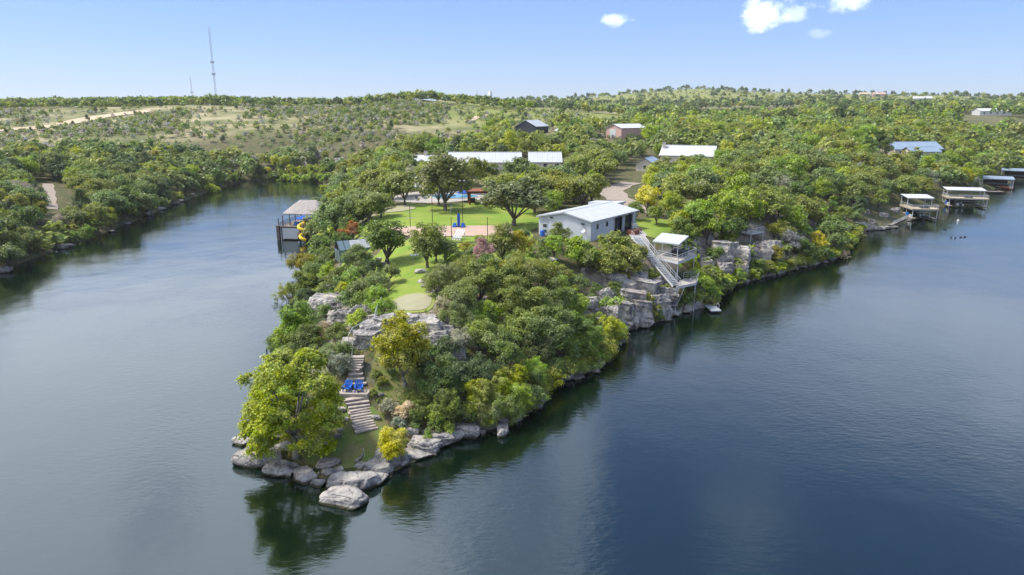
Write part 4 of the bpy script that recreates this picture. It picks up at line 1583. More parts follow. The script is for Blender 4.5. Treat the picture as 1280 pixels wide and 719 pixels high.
for k in range(len(prof) - 1):              # thatch laid in overlapping courses
    (f0, z0), (f1, z1) = prof[k], prof[k + 1]
    m_ = MB()
    n = 40
    ring = []
    for f_, z_ in ((f0 * 1.03, z0 - .10), (f1, z1), (f1 * .96, z1 - .25), (f0 * .97, z0 - .30)):
        r_ = []
        for i in range(n):
            a = 6.28318 * i / n
            c_, s_ = math.cos(a), math.sin(a)
            q_ = (abs(c_) ** 7 + abs(s_) ** 7) ** (-1 / 7.0) * (1 + random.uniform(-.012, .012))
            r_.append((.4 + (3.5 * f_ + 1.9) * q_ * c_, .6 + 4.7 * f_ * q_ * s_, z_ + random.uniform(-.05, .05)))
        ring.append(r_)
    vs_ = sum(ring, [])
    fs_ = []
    for q in range(4):
        a, b = q * n, ((q + 1) % 4) * n
        fs_ += [(a + i, a + (i + 1) % n, b + (i + 1) % n, b + i) for i in range(n)]
    m_.add(vs_, fs_)
    if k == len(prof) - 2:
        m_.add([ring[1][i] for i in range(n)], [tuple(range(n))])
    m_.build("thatch_course", M_THATCH, bh)
m_ = MB()
rail(m_, [(-5.1, 5.9, 3.5), (-5.1, -5.1, 3.5), (5.0, -5.1, 3.5), (5.0, 5.9, 3.5)], r=.05)
m_.build("railing", M_WOODD, bh)
MB().box(-4.6, -.7, -5.12, -5.02, .35, 3.05).build("white_panel", M_WHITE, bh)
MB().box(.4, 4.6, -5.0, -4.9, .4, 3.05).build("slip_wall", M_TAN, bh)
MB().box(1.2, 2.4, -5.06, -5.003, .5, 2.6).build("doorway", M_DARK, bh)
MB().box(-4.9, 4.9, -5.0, 5.7, .15, .35).build("lower_floor", M_WOODD, bh)
for i in range(11):                         # stacked bumper column at the corner
    MB().box(-6.0 + random.uniform(-.05, .05), -5.25, -5.6, -4.7 + random.uniform(-.05, .05), -.6 + i * .4, -.24 + i * .4).build("bumper_block", M_RUBBER, bh)
for x_, y_, z_ in ((-5.9, -4.2, 5.4), (-5.5, -2.4, 5.9), (-4.4, -5.0, 5.2)):
    MB().tube((x_, y_, -1.5), (x_, y_, z_), .12, n=8).build("mooring_pile", M_WOODD, bh)
MB().box(-2.0, -.6, -3.6, -2.9, 3.5, 4.45).build("bench", M_BLUE, bh)
MB().box(1.2, 3.4, -2.0, -1.2, 3.5, 4.5).build("bar_counter", M_WOODD, bh)
exc((-53, 176, 7), (-49, 172, 5), (-54, 168, 5))
LM.append((-47, 172, 9, "beside the thatched boathouse"))


def parasol(x, y, z, r, h, label, mat=M_BLUEF):
    t_ = thing("parasol", label, "umbrella", (x, y, z))
    MB().tube((0, 0, 0), (0, 0, h + .1), .035, n=8).build("pole", M_GALV, t_)
    m0 = MB()
    n = 8
    m0.add([(r * math.cos(6.2832 * i / n), r * math.sin(6.2832 * i / n), h - .55) for i in range(n)] + [(0, 0, h)], [(i, (i + 1) % n, n) for i in range(n)])
    m0.add([(r * math.cos(6.2832 * i / n), r * math.sin(6.2832 * i / n), h - .55 - .16) for i in range(n)] + [(r * math.cos(6.2832 * i / n), r * math.sin(6.2832 * i / n), h - .55) for i in range(n)],
           [(i, (i + 1) % n, (i + 1) % n + n, i + n) for i in range(n)])
    m0.build("canopy", mat, t_)
    MB().tube((0, 0, 0), (0, 0, .09), .3, .28, 10).build("base", M_BLACK, t_)
    return t_


parasol(-52.9, 171.6, 3.5, 1.9, 2.7, "royal blue parasol under the thatched boathouse roof")
# spiral slide off the boathouse deck
sl_ = thing("water_slide", "bright yellow enclosed spiral slide dropping from the boathouse deck", "slide", (-52.3, 169.0, 0))
pts_ = []
for i in range(41):
    a = i / 40 * 2 * math.pi * 1.75 + .6
    pts_.append(Vector((.95 * math.cos(a) + .1 + i * .012, -.9 + .95 * math.sin(a) - i * .01, 5.0 - i / 40 * 4.2)))
m_ = MB()
n = 10
prev = None
for i, p in enumerate(pts_):
    d = (pts_[min(i + 1, 40)] - pts_[max(i - 1, 0)]).normalized()
    a_ = d.cross(Vector((0, 0, 1))).normalized()
    b_ = a_.cross(d)
    m_.v += [tuple(p + (a_ * math.cos(6.2832 * k / n) + b_ * math.sin(6.2832 * k / n)) * (.42 + (.03 if i % 8 == 0 else 0))) for k in range(n)]
    if i:
        o_ = (i - 1) * n
        m_.f += [(o_ + k, o_ + (k + 1) % n, o_ + (k + 1) % n + n, o_ + k + n) for k in range(n)]
m_.build("tube", M_YELLOW, sl_, True)
MB().tube((.1, -.9, -1.5), (.1, -.9, 5.2), .10, n=8).build("post", M_GALV, sl_)
MB().box(-.6, .9, -.4, 1.0, 3.9, 4.0).build("platform", M_WOOD, sl_)

# ------------------------------------------------------------------ greenhouse
gp = up(440, 309, 7.6)
ghz = hz(gp.x, gp.y)
gh = thing("greenhouse", "dark framed glass greenhouse with a white slatted shade on its roof", "greenhouse", (gp.x, gp.y, ghz), R(28))
GL, GW, GE, GR = 5.6, 3.6, 2.3, 3.7
m_ = MB()
for x_ in np.linspace(-GL / 2, GL / 2, 6):
    for y_ in (-GW / 2, GW / 2):
        m_.tube((x_, y_, -.8), (x_, y_, GE), .05, n=4)
    m_.tube((x_, -GW / 2, GE), (x_, 0, GR), .05, n=4).tube((x_, GW / 2, GE), (x_, 0, GR), .05, n=4)
for y_ in (-GW / 2, GW / 2):
    for z_ in (.05, 1.1, GE):
        m_.tube((-GL / 2, y_, z_), (GL / 2, y_, z_), .045, n=4)
m_.tube((-GL / 2, 0, GR), (GL / 2, 0, GR), .05, n=4)
for x_ in (-GL / 2, GL / 2):
    m_.tube((x_, -GW / 2, GE), (x_, GW / 2, GE), .045, n=4).tube((x_, -.5, 0), (x_, -.5, GE + .6), .045, n=4).tube((x_, .5, 0), (x_, .5, GE + .6), .045, n=4)
m_.build("frame", M_BLACK, gh)
M_GHG = pmat("greenhouse_glass", (.16, .22, .24), (.12, .17, .19), 2, .05, spec=.8)
xs_ = np.linspace(-GL / 2, GL / 2, 6)
for i in range(5):
    for s_ in (-1, 1):
        MB().box(xs_[i] + .06, xs_[i + 1] - .06, s_ * GW / 2 - .01, s_ * GW / 2 + .01, .1, GE - .06).build("pane", M_GHG, gh)
        m_ = MB()
        q = [(xs_[i] + .06, s_ * (GW / 2 + .1), GE + .03), (xs_[i + 1] - .06, s_ * (GW / 2 + .1), GE + .03), (xs_[i + 1] - .06, s_ * .06, GR + .04), (xs_[i] + .06, s_ * .06, GR + .04)]
        m_.hexa([(a, b, c - .02) for a, b, c in q], q)
        m_.build("roof_pane", M_GHG if s_ > 0 else M_GHG, gh)
for x_ in (-GL / 2, GL / 2):
    for a, b in ((-GW / 2 + .06, -.55), (-.45, .45), (.55, GW / 2 - .06)):
        MB().box(x_ - .01, x_ + .01, a, b, .1, GE - .06).build("pane", M_GHG, gh)
for i in range(7):                                   # white shade slats on the camera-side slope
    f0, f1 = .04 + i * .13, .04 + i * .13 + .085
    ya, yb = -GW / 2 * (1 - f0) - .1, -GW / 2 * (1 - f1) - .1
    za, zb_ = GE + (GR - GE) * f0 + .12, GE + (GR - GE) * f1 + .12
    m_ = MB()
    q = [(-.6, ya, za), (GL / 2 + .2, ya, za), (GL / 2 + .2, yb, zb_), (-.6, yb, zb_)]
    m_.hexa([(a, b, c - .03) for a, b, c in q], q)
    m_.build("shade_slat", M_WHITE, gh)
exc((gp.x, gp.y, 4.2), (gp.x - 1, gp.y - 5, 3.4), (gp.x - 2.5, gp.y - 3, 2.4))
LM.append((gp.x, gp.y, 9, "beside the greenhouse"))

# ------------------------------------------------------------------ basketball hoop, court lights, benches
hp_ = up(573.5, 284.5, 10.1)
bk = thing("basketball_hoop", "portable basketball hoop with bright blue padded post and base weights", "basketball hoop", (hp_.x, hp_.y, zc if hp_.y < 132 else hz(hp_.x, hp_.y)), R(90))
for s_ in (-1, 1):
    m_ = MB()
    m_.hexa([(-.55, s_ * .85 - .45, 0), (.55, s_ * .85 - .45, 0), (.55, s_ * .85 + .45, 0), (-.55, s_ * .85 + .45, 0)],
            [(-.35, s_ * .78 - .25, .75), (.35, s_ * .78 - .25, .75), (.35, s_ * .78 + .25, .75), (-.35, s_ * .78 + .25, .75)])
    m_.build("base_weight", M_BLUE, bk, bevel=.05)
MB().box(-.12, .12, -.9, .9, .05, .17).build("base_bar", M_BLACK, bk)
MB().box(-.26, .26, -.26, .26, .17, 2.5).build("post_pad", M_BLUEF, bk, bevel=.04)
MB().box(-.08, .08, -.08, .08, 2.5, 3.3).build("post", M_BLACK, bk)
MB().beam((0, .05, 3.2), (0, 1.35, 3.25), .1, .1).beam((0, .05, 2.7), (0, 1.35, 3.0), .08, .08).build("arm", M_BLACK, bk)
M_ACRY = pmat("backboard", (.50, .58, .62), None, 2, .1, spec=.7)
MB().box(-.9, .9, 1.36, 1.40, 2.9, 3.95).build("backboard", M_ACRY, bk)
m_ = MB()
for i in range(16):
    a, b = 6.2832 * i / 16, 6.2832 * (i + 1) / 16
    m_.tube((.23 * math.cos(a), 1.68 + .23 * math.sin(a), 3.05), (.23 * math.cos(b), 1.68 + .23 * math.sin(b), 3.05), .015, n=4)
m_.build("rim", M_WOODR, bk)
LM.append((hp_.x, hp_.y, 7, "beside the basketball hoop"))

for (px_, pyb, pyt, lab) in ((541, 290, 246, "slim black court light pole at the end of the court behind the lawn tree"), (578.5, 281, 229, "black court light pole directly behind the basketball hoop"),
                             (564.5, 301, 272, "short dark court post on the near edge beside the white bench"), (609.5, 301, 272, "short dark court post on the near edge by the pink-flowered tree"), (513, 285, 258, "thin grey court post with crossbars on the cove side")):
    q = up(px_, pyb, 10.05)
    gz_ = hz(q.x, q.y)
    dd = q.y * cT - (10 - CAMH) * sT
    hgt = (pyb - pyt) * dd / FPX / cT
    t = thing("court_pole", lab, "pole", (q.x, q.y, gz_))
    MB().tube((0, 0, -.3), (0, 0, hgt), .07, .05, 8).build("post", M_BLACK, t)
    if hgt > 5:
        MB().box(-.55, .55, -.05, .05, hgt - .12, hgt - .04).build("crossarm", M_BLACK, t)
        for s_ in (-.45, .45):
            MB().box(s_ - .17, s_ + .17, -.25, .08, hgt - .04, hgt + .16).build("floodlight", M_GALV, t)
    elif px_ == 513:
        MB().box(-.8, .8, -.04, .04, hgt * .45, hgt * .45 + .08).box(-.5, .5, -.04, .04, hgt * .7, hgt * .7 + .08).build("crossbar", M_GALV, t)
    else:
        MB().tube((0, 0, hgt), (0, 0, hgt + .06), .08, .08, 8).build("cap", M_BLACK, t)

q = up(574, 299, 10.05)
t = thing("slatted_bench", "white slatted high-back bench angled on the grass before the court", "bench", (q.x, q.y, hz(q.x, q.y) + .05), R(-30))
for i in range(4):
    m_ = MB()
    x0 = -.85 + i * .46
    m_.hexa([(x0, -1.0, .05), (x0 + .2, -1.0, .05), (x0 + .2, -.94, .02), (x0, -.94, .02)], [(x0, .9, 1.65), (x0 + .2, .9, 1.65), (x0 + .2, .96, 1.62), (x0, .96, 1.62)])
    m_.build("back_slat", M_WHITE, t)
for i in range(3):
    MB().box(-.9, .9, -.9 + i * .27, -.9 + i * .27 + .2, .42, .46).build("seat_slat", M_WHITE, t)
for x_ in (-.8, .8):
    for y_, h_ in ((-.85, .42), (.55, 1.2)):
        MB().box(x_ - .04, x_ + .04, y_ - .04, y_ + .04, -.1, h_).build("leg", M_WHITE, t)
exc((q.x, q.y, 2.2), (q.x, q.y - 2, 1.5))
q = up(518.5, 324, 9.6)
t = thing("garden_table", "small white round garden table on the lawn under the trees", "table", (q.x, q.y, hz(q.x, q.y) + .05))
MB().tube((0, 0, .62), (0, 0, .68), .75, .75, 16).build("tabletop", M_WHITE, t)
for k in range(3):
    a = k * 2.094
    MB().tube((.5 * math.cos(a), .5 * math.sin(a), 0), (.25 * math.cos(a), .25 * math.sin(a), .62), .03).build("leg", M_WHITE, t)

# ------------------------------------------------------------------ pool terrace
drape("pool_terrace", [(-27, 166), (-19, 163.5), (-11, 167), (-5, 168.5), (-3, 176), (-9, 183), (-20, 186), (-29, 181), (-30, 172)], M_CONC, .10, 10)
pz = hz(-15, 175) + .16
m_ = MB((-15, 175, pz))
npool = 36
ring = [(-15.5 + 6.0 * math.cos(a) + 1.0 * math.cos(2 * a), 175 + 4.4 * math.sin(a)) for a in np.linspace(0, 6.2832, npool, endpoint=False)]
pl = thing("swimming_pool", "free-form blue swimming pool in the pale stone terrace", "pool", (-15, 175, pz))
m_.hexa([(x, y, pz - 1.0) for x, y in ring], [(x, y, pz + .03) for x, y in ring])
m_.build("water", M_POOL, pl)
m_ = MB((-15, 175, pz))
ro = [(-15.5 + (x + 15.5) * 1.07, 175 + (y - 175) * 1.08) for x, y in ring]
vs_ = [(x, y, pz + .07) for x, y in ring] + [(x, y, pz + .07) for x, y in ro] + [(x, y, pz - .3) for x, y in ro] + [(x, y, pz - .3) for x, y in ring]
fs_ = []
for q_ in range(4):
    a, b = q_ * npool, ((q_ + 1) % 4) * npool
    fs_ += [(a + i, a + (i + 1) % npool, b + (i + 1) % npool, b + i) for i in range(npool)]
m_.add(vs_, fs_)
m_.build("coping", M_CREAM, pl)
q = up(580.5, 251, 10.7)
parasol(q.x, q.y, hz(q.x, q.y) + .1, 1.9, 2.7, "royal blue parasol beside the swimming pool")
pg = up(600, 253, 10.7)
t = thing("timber_pavilion", "red-brown timber pavilion with flat roof by the pool terrace", "pavilion", (pg.x, pg.y, hz(pg.x, pg.y)), R(8))
for x_ in (-2.6, 2.6):
    for y_ in (-2.2, 2.2):
        MB().box(x_ - .2, x_ + .2, y_ - .2, y_ + .2, -.3, 2.7).build("post", M_WOODR, t)
MB().box(-3.3, 3.3, -2.9, 2.9, 2.95, 3.25).build("roof_deck", M_WOODR, t)
for y_ in (-2.2, 2.2):
    MB().box(-3.2, 3.2, y_ - .12, y_ + .12, 2.7, 2.945).build("beam", M_WOODR, t)
MB().box(-2.2, -1.0, 1.2, 2.0, 0, 1.1).build("bar_counter", M_WOODD, t)
exc((pg.x, pg.y, 3.6), (pg.x, pg.y - 5, 3), (pg.x, pg.y - 9, 3))
LM.append((pg.x, pg.y, 9, "beside the red-brown pool pavilion"))
q = up(513, 233, 13)
t = thing("shade_canopy", "white fabric shade canopy on posts beside the pool terrace", "canopy", (q.x, q.y, hz(q.x, q.y)), R(12))
cz = 2.6
m_ = MB()
m_.add([(-3.6, -2.4, cz), (3.6, -2.4, cz), (3.6, 2.4, cz), (-3.6, 2.4, cz), (0, 0, cz + .8)], [(0, 1, 4), (1, 2, 4), (2, 3, 4), (3, 0, 4)])
m_.add([(-3.6, -2.4, cz - .2), (3.6, -2.4, cz - .2), (3.6, -2.4, cz), (-3.6, -2.4, cz)], [(0, 1, 2, 3)])
m_.build("canopy", M_WHITE, t)
for x_ in (-3.5, 3.5):
    for y_ in (-2.3, 2.3):
        MB().tube((x_, y_, -.3), (x_, y_, cz), .05).build("post", M_GALV, t)
exc((q.x, q.y, 4.2), (q.x, q.y - 6, 3.4), (-15.5, 175, 7), (-22, 172, 5), (-26, 176, 4), (-8, 175, 5))
LM.append((-22, 176, 12, "around the pool terrace"))
drape("sand_green", [(-31, 151), (-25, 150), (-22, 154), (-24, 159), (-30, 160), (-33, 156)], M_GREEN, .16, 6)
for k, (px_, py_) in enumerate(((521, 244), (530, 242.5), (545, 241), (556, 240), (566, 240))):
    q = up(px_, py_ + 5, 10.8)
    t = thing("pool_lounger", "dark cushioned lounger on the pale pool terrace", "lounger", (q.x, q.y, hz(q.x, q.y) + .12), R(15 + 20 * (k % 3)), "loungers around the pool")
    MB().box(-.35, .35, -1.0, .35, .28, .40).build("seat", M_BARN, t)
    MB().hexa([(-.35, .35, .28), (.35, .35, .28), (.35, .45, .28), (-.35, .45, .28)], [(-.35, .85, .95), (.35, .85, .95), (.35, .95, .92), (-.35, .95, .92)]).build("backrest", M_BARN, t)
    for x_ in (-.3, .3):
        for y_ in (-.9, .3):
            MB().box(x_ - .03, x_ + .03, y_ - .03, y_ + .03, 0, .28).build("leg", M_GALV, t)


# ------------------------------------------------------------------ houses and barns
def house(name, label, cat, x, y, rz, L, W, eave, ridge, wall=M_CREAM, roof=M_ROOFM, wins=(), doors=(), chimney=None, z=None, npan=8, over=.5):
    z = hz(x, y) if z is None else z
    t_ = thing(name, label, cat, (x, y, z), rz)
    hx, hy = L / 2, W / 2
    for s_ in (-1, 1):
        MB().box(-hx, hx, s_ * hy - .12, s_ * hy + .12, -1.5, eave).build("side_wall", wall, t_)
        m0 = MB()
        q0 = [(-hy + .125, -1.5), (hy - .125, -1.5), (hy - .125, eave), (0, ridge - .1), (-hy + .125, eave)]
        m0.hexa([(s_ * (hx - .15) - .12, a, b) for a, b in q0], [(s_ * (hx - .15) + .12, a, b) for a, b in q0])
        m0.build("gable_wall", wall, t_)
        for i in range(npan):
            x0 = -hx - over + (L + 2 * over) * i / npan
            x1 = -hx - over + (L + 2 * over) * (i + 1) / npan - .03
            dz_ = (ridge - eave) / hy * over
            q = [(x0, s_ * (hy + over), eave - dz_ + .16), (x1, s_ * (hy + over), eave - dz_ + .16), (x1, 0, ridge + .16), (x0, 0, ridge + .16)]
            MB().hexa([(a, b, c - .12) for a, b, c in q], q).build("roof_panel", roof, t_)
    MB().hexa([(-hx - over, -.2, ridge + .13), (hx + over, -.2, ridge + .13), (hx + over, .2, ridge + .13), (-hx - over, .2, ridge + .13)],
              [(-hx - over, -.02, ridge + .24), (hx + over, -.02, ridge + .24), (hx + over, .02, ridge + .24), (-hx - over, .02, ridge + .24)]).build("ridge_cap", roof, t_)
    for (face, u, zc_, w, h) in wins:
        if face == 's':
            win(t_, (u, -hy - .123, zc_), (1, 0, 0), w, h, (0, -1, 0), M_WHITE, cols=2)
        else:
            win(t_, (-hx - .0, u, zc_), (0, -1, 0), w, h, (-1, 0, 0), M_WHITE, cols=2)
    for (face, u, w, h, mt) in doors:
        if face == 's':
            d0 = MB().box(u - w / 2, u + w / 2, -hy - .18, -hy - .123, -.2, h).build("door", mt, t_)
        else:
            d0 = MB().box(-hx - .06, -hx - .0, u - w / 2, u + w / 2, -.2, h).build("door", mt, t_)
        if w > 2:
            for k in range(1, 5):
                if face == 's':
                    MB().box(u - w / 2, u + w / 2, -hy - .20, -hy - .183, h * k / 5, h * k / 5 + .05).build("door_rail", M_TRIM, d0)
                else:
                    MB().box(-hx - .08, -hx - .063, u - w / 2, u + w / 2, h * k / 5, h * k / 5 + .05).build("door_rail", M_TRIM, d0)
    if chimney:
        cx_, cy_, h = chimney
        c_ = MB().box(cx_ - .55, cx_ + .55, cy_ - .45, cy_ + .45, eave - 1, h).build("chimney", M_CREAM, t_)
        MB().box(cx_ - .65, cx_ + .65, cy_ - .55, cy_ + .55, h + .003, h + .2).build("chimney_cap", M_CONC, c_)
    R_ = max(L, W) / 2
    c_, s_ = math.cos(rz), math.sin(rz)
    n = max(1, int(L / 4))
    for i in range(n + 1):
        u = -hx + L * i / n
        exc((x + c_ * u, y + s_ * u, hy + 2.6))
    return t_


A_ = up(565, 200, 14.5); B_ = up(650, 200, 14.5)
house("ranch_house", "long ranch house wing with wide pale metal roof beside the smaller gabled wing", "house", -9.5, 246, R(0), 25, 9.5, 2.7, 5.6, wins=[('s', u, 1.5, 1.4, 1.1) for u in (-10, -6, -2, 3, 7, 10)], doors=[('s', .5, 1.0, 2.1, M_WOODR)], z=11.9, npan=14)
house("ranch_house", "short ranch house wing with square-ended pale metal roof, next to the long wing", "house", 11.7, 247, R(0), 11.0, 9.5, 2.7, 5.6, wins=[('s', u, 1.5, 1.4, 1.1) for u in (-4, 0, 4)], z=11.9, npan=7)
house("ranch_house", "low ranch house wing with thin pale roof and stone chimney at the far end", "house", -28.0, 250, R(-4), 15, 8, 2.6, 4.2, wins=[('s', u, 1.4, 1.2, 1.0) for u in (-5, -1, 4)], chimney=(-3, 0, 5.6), z=12.0)
house("stone_house", "stone house with big pale metal roof and white stone chimney in the trees", "house", 66, 259, R(-24), 19, 10, 3.4, 6.6, wins=[('s', u, 1.8, 1.4, 1.2) for u in (-7, -3, 1, 5)] + [('w', 0, 1.8, 1.4, 1.2)], chimney=(-9.0, -1.5, 7.6), z=12.6, npan=10)
house("cottage", "small cream cottage with blue-grey gable roof below the stone house", "house", 47.5, 240, R(62), 9, 6, 2.9, 4.6, wall=M_CREAM, roof=M_ROOFB, wins=[('w', 0, 1.6, 1.2, 1.2), ('s', 0, 1.5, 1.2, 1.1)], z=11.6)
house("slate_barn", "dark slate-sided barn with pale metal roof below the meadow", "barn", 11.5, 402, R(60), 15, 13, 4.0, 7.2, wall=M_BARN, roof=M_ROOFM, doors=[('w', 0, 3.4, 3.2, M_BLACK)], z=19.3)
house("tan_shed", "tan pink metal shed with tall white roll-up door", "barn", 60, 368, R(36), 18, 11, 5.2, 7.0, wall=M_PINK, roof=M_WHITE, doors=[('w', .8, 4.4, 4.6, M_WHITE)], z=18.0)
house("lake_house", "lake house with two overlapping blue-grey metal roofs in yellow-green trees", "house", 172, 300, R(8), 22, 10, 3.0, 5.6, roof=M_ROOFB, wins=[('s', u, 1.6, 1.4, 1.2) for u in (-8, -3, 3, 8)], z=13.2)
house("lake_cottage", "lower blue-roofed wing in front of the overlapping-roof lake house", "house", 170, 289, R(8), 13, 6, 2.8, 4.4, roof=M_ROOFB, wins=[('s', u, 1.6, 1.4, 1.2) for u in (-4, 0, 4)], z=12.8)
house("white_hall", "long white flat-looking building far back among the woods", "building", 470, 690, R(-4), 30, 14, 4.2, 6.4, wall=M_WHITE, roof=M_WHITE, wins=[('s', u, 2.2, 2.0, 1.4) for u in (-11, -5, 1, 7)], z=None)
for (px_, py_, lab, L0, wm, rm) in ((1152, 124, "white hilltop house with flat pale roof on the far ridge", 30, M_WHITE, M_WHITE), (1098, 118, "red-brown brick house on the crest of the far ridge", 24, M_PINK, M_PINK), (1080, 118, "low tan house beside the brick one on the far ridge", 20, M_TAN, M_TAN)):
    q = spot(px_, py_ + 3)
    house("hilltop_house", lab, "house", q.x, q.y, R(-15), L0, 12, 5.5, 8.5, wall=wm, roof=rm, wins=[('s', u, 2.6, 2.2, 1.8) for u in (-7, 0, 7)], npan=4)
LM += [(-9.5, 246, 16, "around the long ranch house"), (10.8, 247, 10, "beside the short ranch house wing"), (66, 259, 15, "around the stone house with the chimney"), (47.5, 240, 9, "beside the small cottage"),
       (11.5, 402, 16, "around the slate barn"), (60, 368, 15, "around the tan shed"), (172, 296, 17, "around the blue-roofed lake house")]

# gazebo posts between barn and shed
q = spot(698, 172)
t = thing("white_gazebo", "small white post-and-roof gazebo between slate barn and tan shed", "gazebo", (q.x, q.y, q.z))
MB().hexa([(-2.2, -2.2, 3.6), (2.2, -2.2, 3.6), (2.2, 2.2, 3.6), (-2.2, 2.2, 3.6)], [(-.2, -.2, 5), (.2, -.2, 5), (.2, .2, 5), (-.2, .2, 5)]).build("roof", M_ROOFM, t)
for x_ in (-1.8, 1.8):
    for y_ in (-1.8, 1.8):
        MB().box(x_ - .2, x_ + .2, y_ - .2, y_ + .2, -.3, 3.6).build("post", M_WHITE, t)


# ------------------------------------------------------------------ boat docks along the right shore
def boat_dock(label, x, y, rz, w, d, zl, zu, zr, roofm, deckm=M_TAN, roof_over=.25, boat=None, flat=False):
    t_ = thing("boat_dock", label, "boat dock", (x, y, 0), rz)
    hw = w / 2
    for x_ in (-hw + .2, hw - .2):
        for y_ in (0.2, d / 2, d - .2):
            MB().tube((x_, y_, -2.5), (x_, y_, zu if zu and y_ < 1 else zr - .3), .10, n=6).build("post", M_WHITE, t_)
    for x0, x1 in ((-hw, -hw + 1.3), (hw - 1.3, hw)):
        n = int(d / .5)
        for i in range(n):
            MB().box(x0, x1, i * .5, i * .5 + .46, zl - .08, zl).build("deck_plank", deckm, t_)
        MB().box(x0, x1, .05, d - .05, zl - .35, zl - .085).build("deck_frame", M_WOODD, t_)
    MB().box(-hw + 1.3, hw - 1.3, d - 1.3, d, zl - .2, zl).build("rear_walk", deckm, t_)
    MB().box(-hw + 1.4, hw - 1.4, d - .25, d - .15, zl + .003, (zu or zr) - .5).build("rear_screen", M_WOODD, t_)
    for k_ in range(3):
        MB().box(-hw + .1, -hw + .75, 1.2 + k_ * 2.2, 2.5 + k_ * 2.2, zl + .003, zl + .8 + .3 * (k_ % 2)).build("storage_locker", (M_WHITE, M_BLUE, M_TRIM)[k_], t_, bevel=.03)
    m1 = MB()
    m1.poly([(hw - .4, -.05, -.6), (hw - .4, -.05, zl + .9)], .03).poly([(hw - .9, -.05, -.6), (hw - .9, -.05, zl + .9)], .03)
    m1.build("ladder", M_GALV, t_)
    MB().tube((-hw + 1.5, 1.0, zl + 1.5), (hw - 1.5, 1.0, zl + 1.5), .06).tube((-hw + 1.5, d - 2.0, zl + 1.5), (hw - 1.5, d - 2.0, zl + 1.5), .06).build("boat_lift", M_GALV, t_)
    if zu:
        MB().box(-1.0, 1.4, .8, 2.4, zu + .003, zu + .75).build("lounge_set", M_BARN, t_, bevel=.1)
        MB().box(-hw - .2, hw + .2, -.2, d + .1, zu - .08, zu).build("upper_deck", deckm, t_)
        MB().box(-hw - .2, hw + .2, -.22, d + .1, zu - .42, zu - .083).build("upper_fascia", M_CONC, t_)
        m0 = MB()
        rail(m0, [(-hw, d, zu), (-hw, 0, zu), (hw, 0, zu), (hw, d, zu)])
        m0.build("railing", M_WHITE, t_)
    if zr:
        yf = d * .42 if zu else -roof_over
        q0 = [(-hw - roof_over, yf, zr - .25), (hw + roof_over, yf, zr - .25), (hw + roof_over, d + roof_over, zr + .25), (-hw - roof_over, d + roof_over, zr + .25)]
        n = 6
        for i in range(n):
            a0, a1 = i / n, (i + 1) / n - .004
            P4 = [Vector(q0[0]).lerp(Vector(q0[1]), a0), Vector(q0[0]).lerp(Vector(q0[1]), a1), Vector(q0[3]).lerp(Vector(q0[2]), a1), Vector(q0[3]).lerp(Vector(q0[2]), a0)]
            MB().slab(P4, .10).build("roof_panel", roofm, t_)
        MB().box(-hw - roof_over, hw + roof_over, yf + .02, yf + .12, zr - .55, zr - .36).build("roof_fascia", M_TRIM, t_)
    exc((x, y, w * .6), (x - math.sin(rz) * d * .6, y + math.cos(rz) * d * .6, w * .5))
    return t_


def motorboat(x, y, z, rz, L, label, hull=M_BOAT, group=None):
    t_ = thing("motorboat", label, "boat", (x, y, z), rz, group)
    secs = []
    for i in range(9):
        f = i / 8
        wv = 1.15 * (1 - max(0, (f - .45) / .55) ** 2.2) + .02
        secs.append([(-wv, f * L, .85 + .25 * f), (-wv * .82, f * L, .25 + .15 * f), (0, f * L, -.15 + .5 * max(0, f - .6)), (wv * .82, f * L, .25 + .15 * f), (wv, f * L, .85 + .25 * f), (wv * .85, f * L, .80 + .25 * f), (-wv * .85, f * L, .80 + .25 * f)])
    m0 = MB()
    k = 7
    m0.add([p for s_ in secs for p in s_], [(i * k + j, i * k + (j + 1) % k, (i + 1) * k + (j + 1) % k, (i + 1) * k + j) for i in range(8) for j in range(k)] + [tuple(range(k))])
    m0.build("hull", hull, t_, True)
    MB().hexa([(-.8, L * .5, 1.0), (.8, L * .5, 1.0), (.7, L * .54, 1.0), (-.7, L * .54, 1.0)], [(-.75, L * .42, 1.5), (.75, L * .42, 1.5), (.66, L * .45, 1.5), (-.66, L * .45, 1.5)]).build("windshield", M_GLASS, t_)
    for s_ in (-.5, .5):
        MB().box(s_ - .3, s_ + .3, L * .2, L * .32, .82, 1.3).build("seat", M_WHITE, t_, bevel=.05)
    m0 = MB()
    for s_ in (-1, 1):
        m0.poly([(s_ * 1.0, L * .38, .95), (s_ * .9, L * .30, 2.1)], .04)
    m0.poly([(-.9, L * .30, 2.1), (.9, L * .30, 2.1)], .04)
    m0.build("tow_arch", M_GALV, t_)
    MB().box(-.35, .35, -.55, 0, -.2, 1.15).build("outboard_motor", M_BLACK, t_, bevel=.05)
    return t_


boat_dock("two-storey boat dock with white metal roof, tan upper deck and dark motorboat", 123.2, 202.5, R(-8), 7.2, 9.5, .75, 3.6, 6.6, M_WHITE)
motorboat(123.6, 203.6, .35, R(-8), 6.0, "dark navy motorboat lifted inside the two-storey dock")
boat_dock("two-storey boat dock with long thin white roof over a tan deck", 153.6, 229.5, R(-16), 11.5, 8.0, .7, 3.4, 6.0, M_WHITE)
motorboat(152.0, 231.0, .3, R(-16), 5.6, "white-trimmed motorboat under the long-roofed dock", M_WHITE)
boat_dock("single-level boat dock with blue-grey metal roof", 203, 287, R(-30), 11.0, 8.0, .7, 0, 4.6, M_ROOFB)
motorboat(209, 285.5, .1, R(60), 5.0, "small red motorboat moored outside the blue-roofed dock", M_WOODR)
boat_dock("distant boat dock with pale blue roof and tan deck where the shore curves away", 236, 322, R(-35), 12.0, 8.0, .7, 0, 5.0, M_ROOFB)
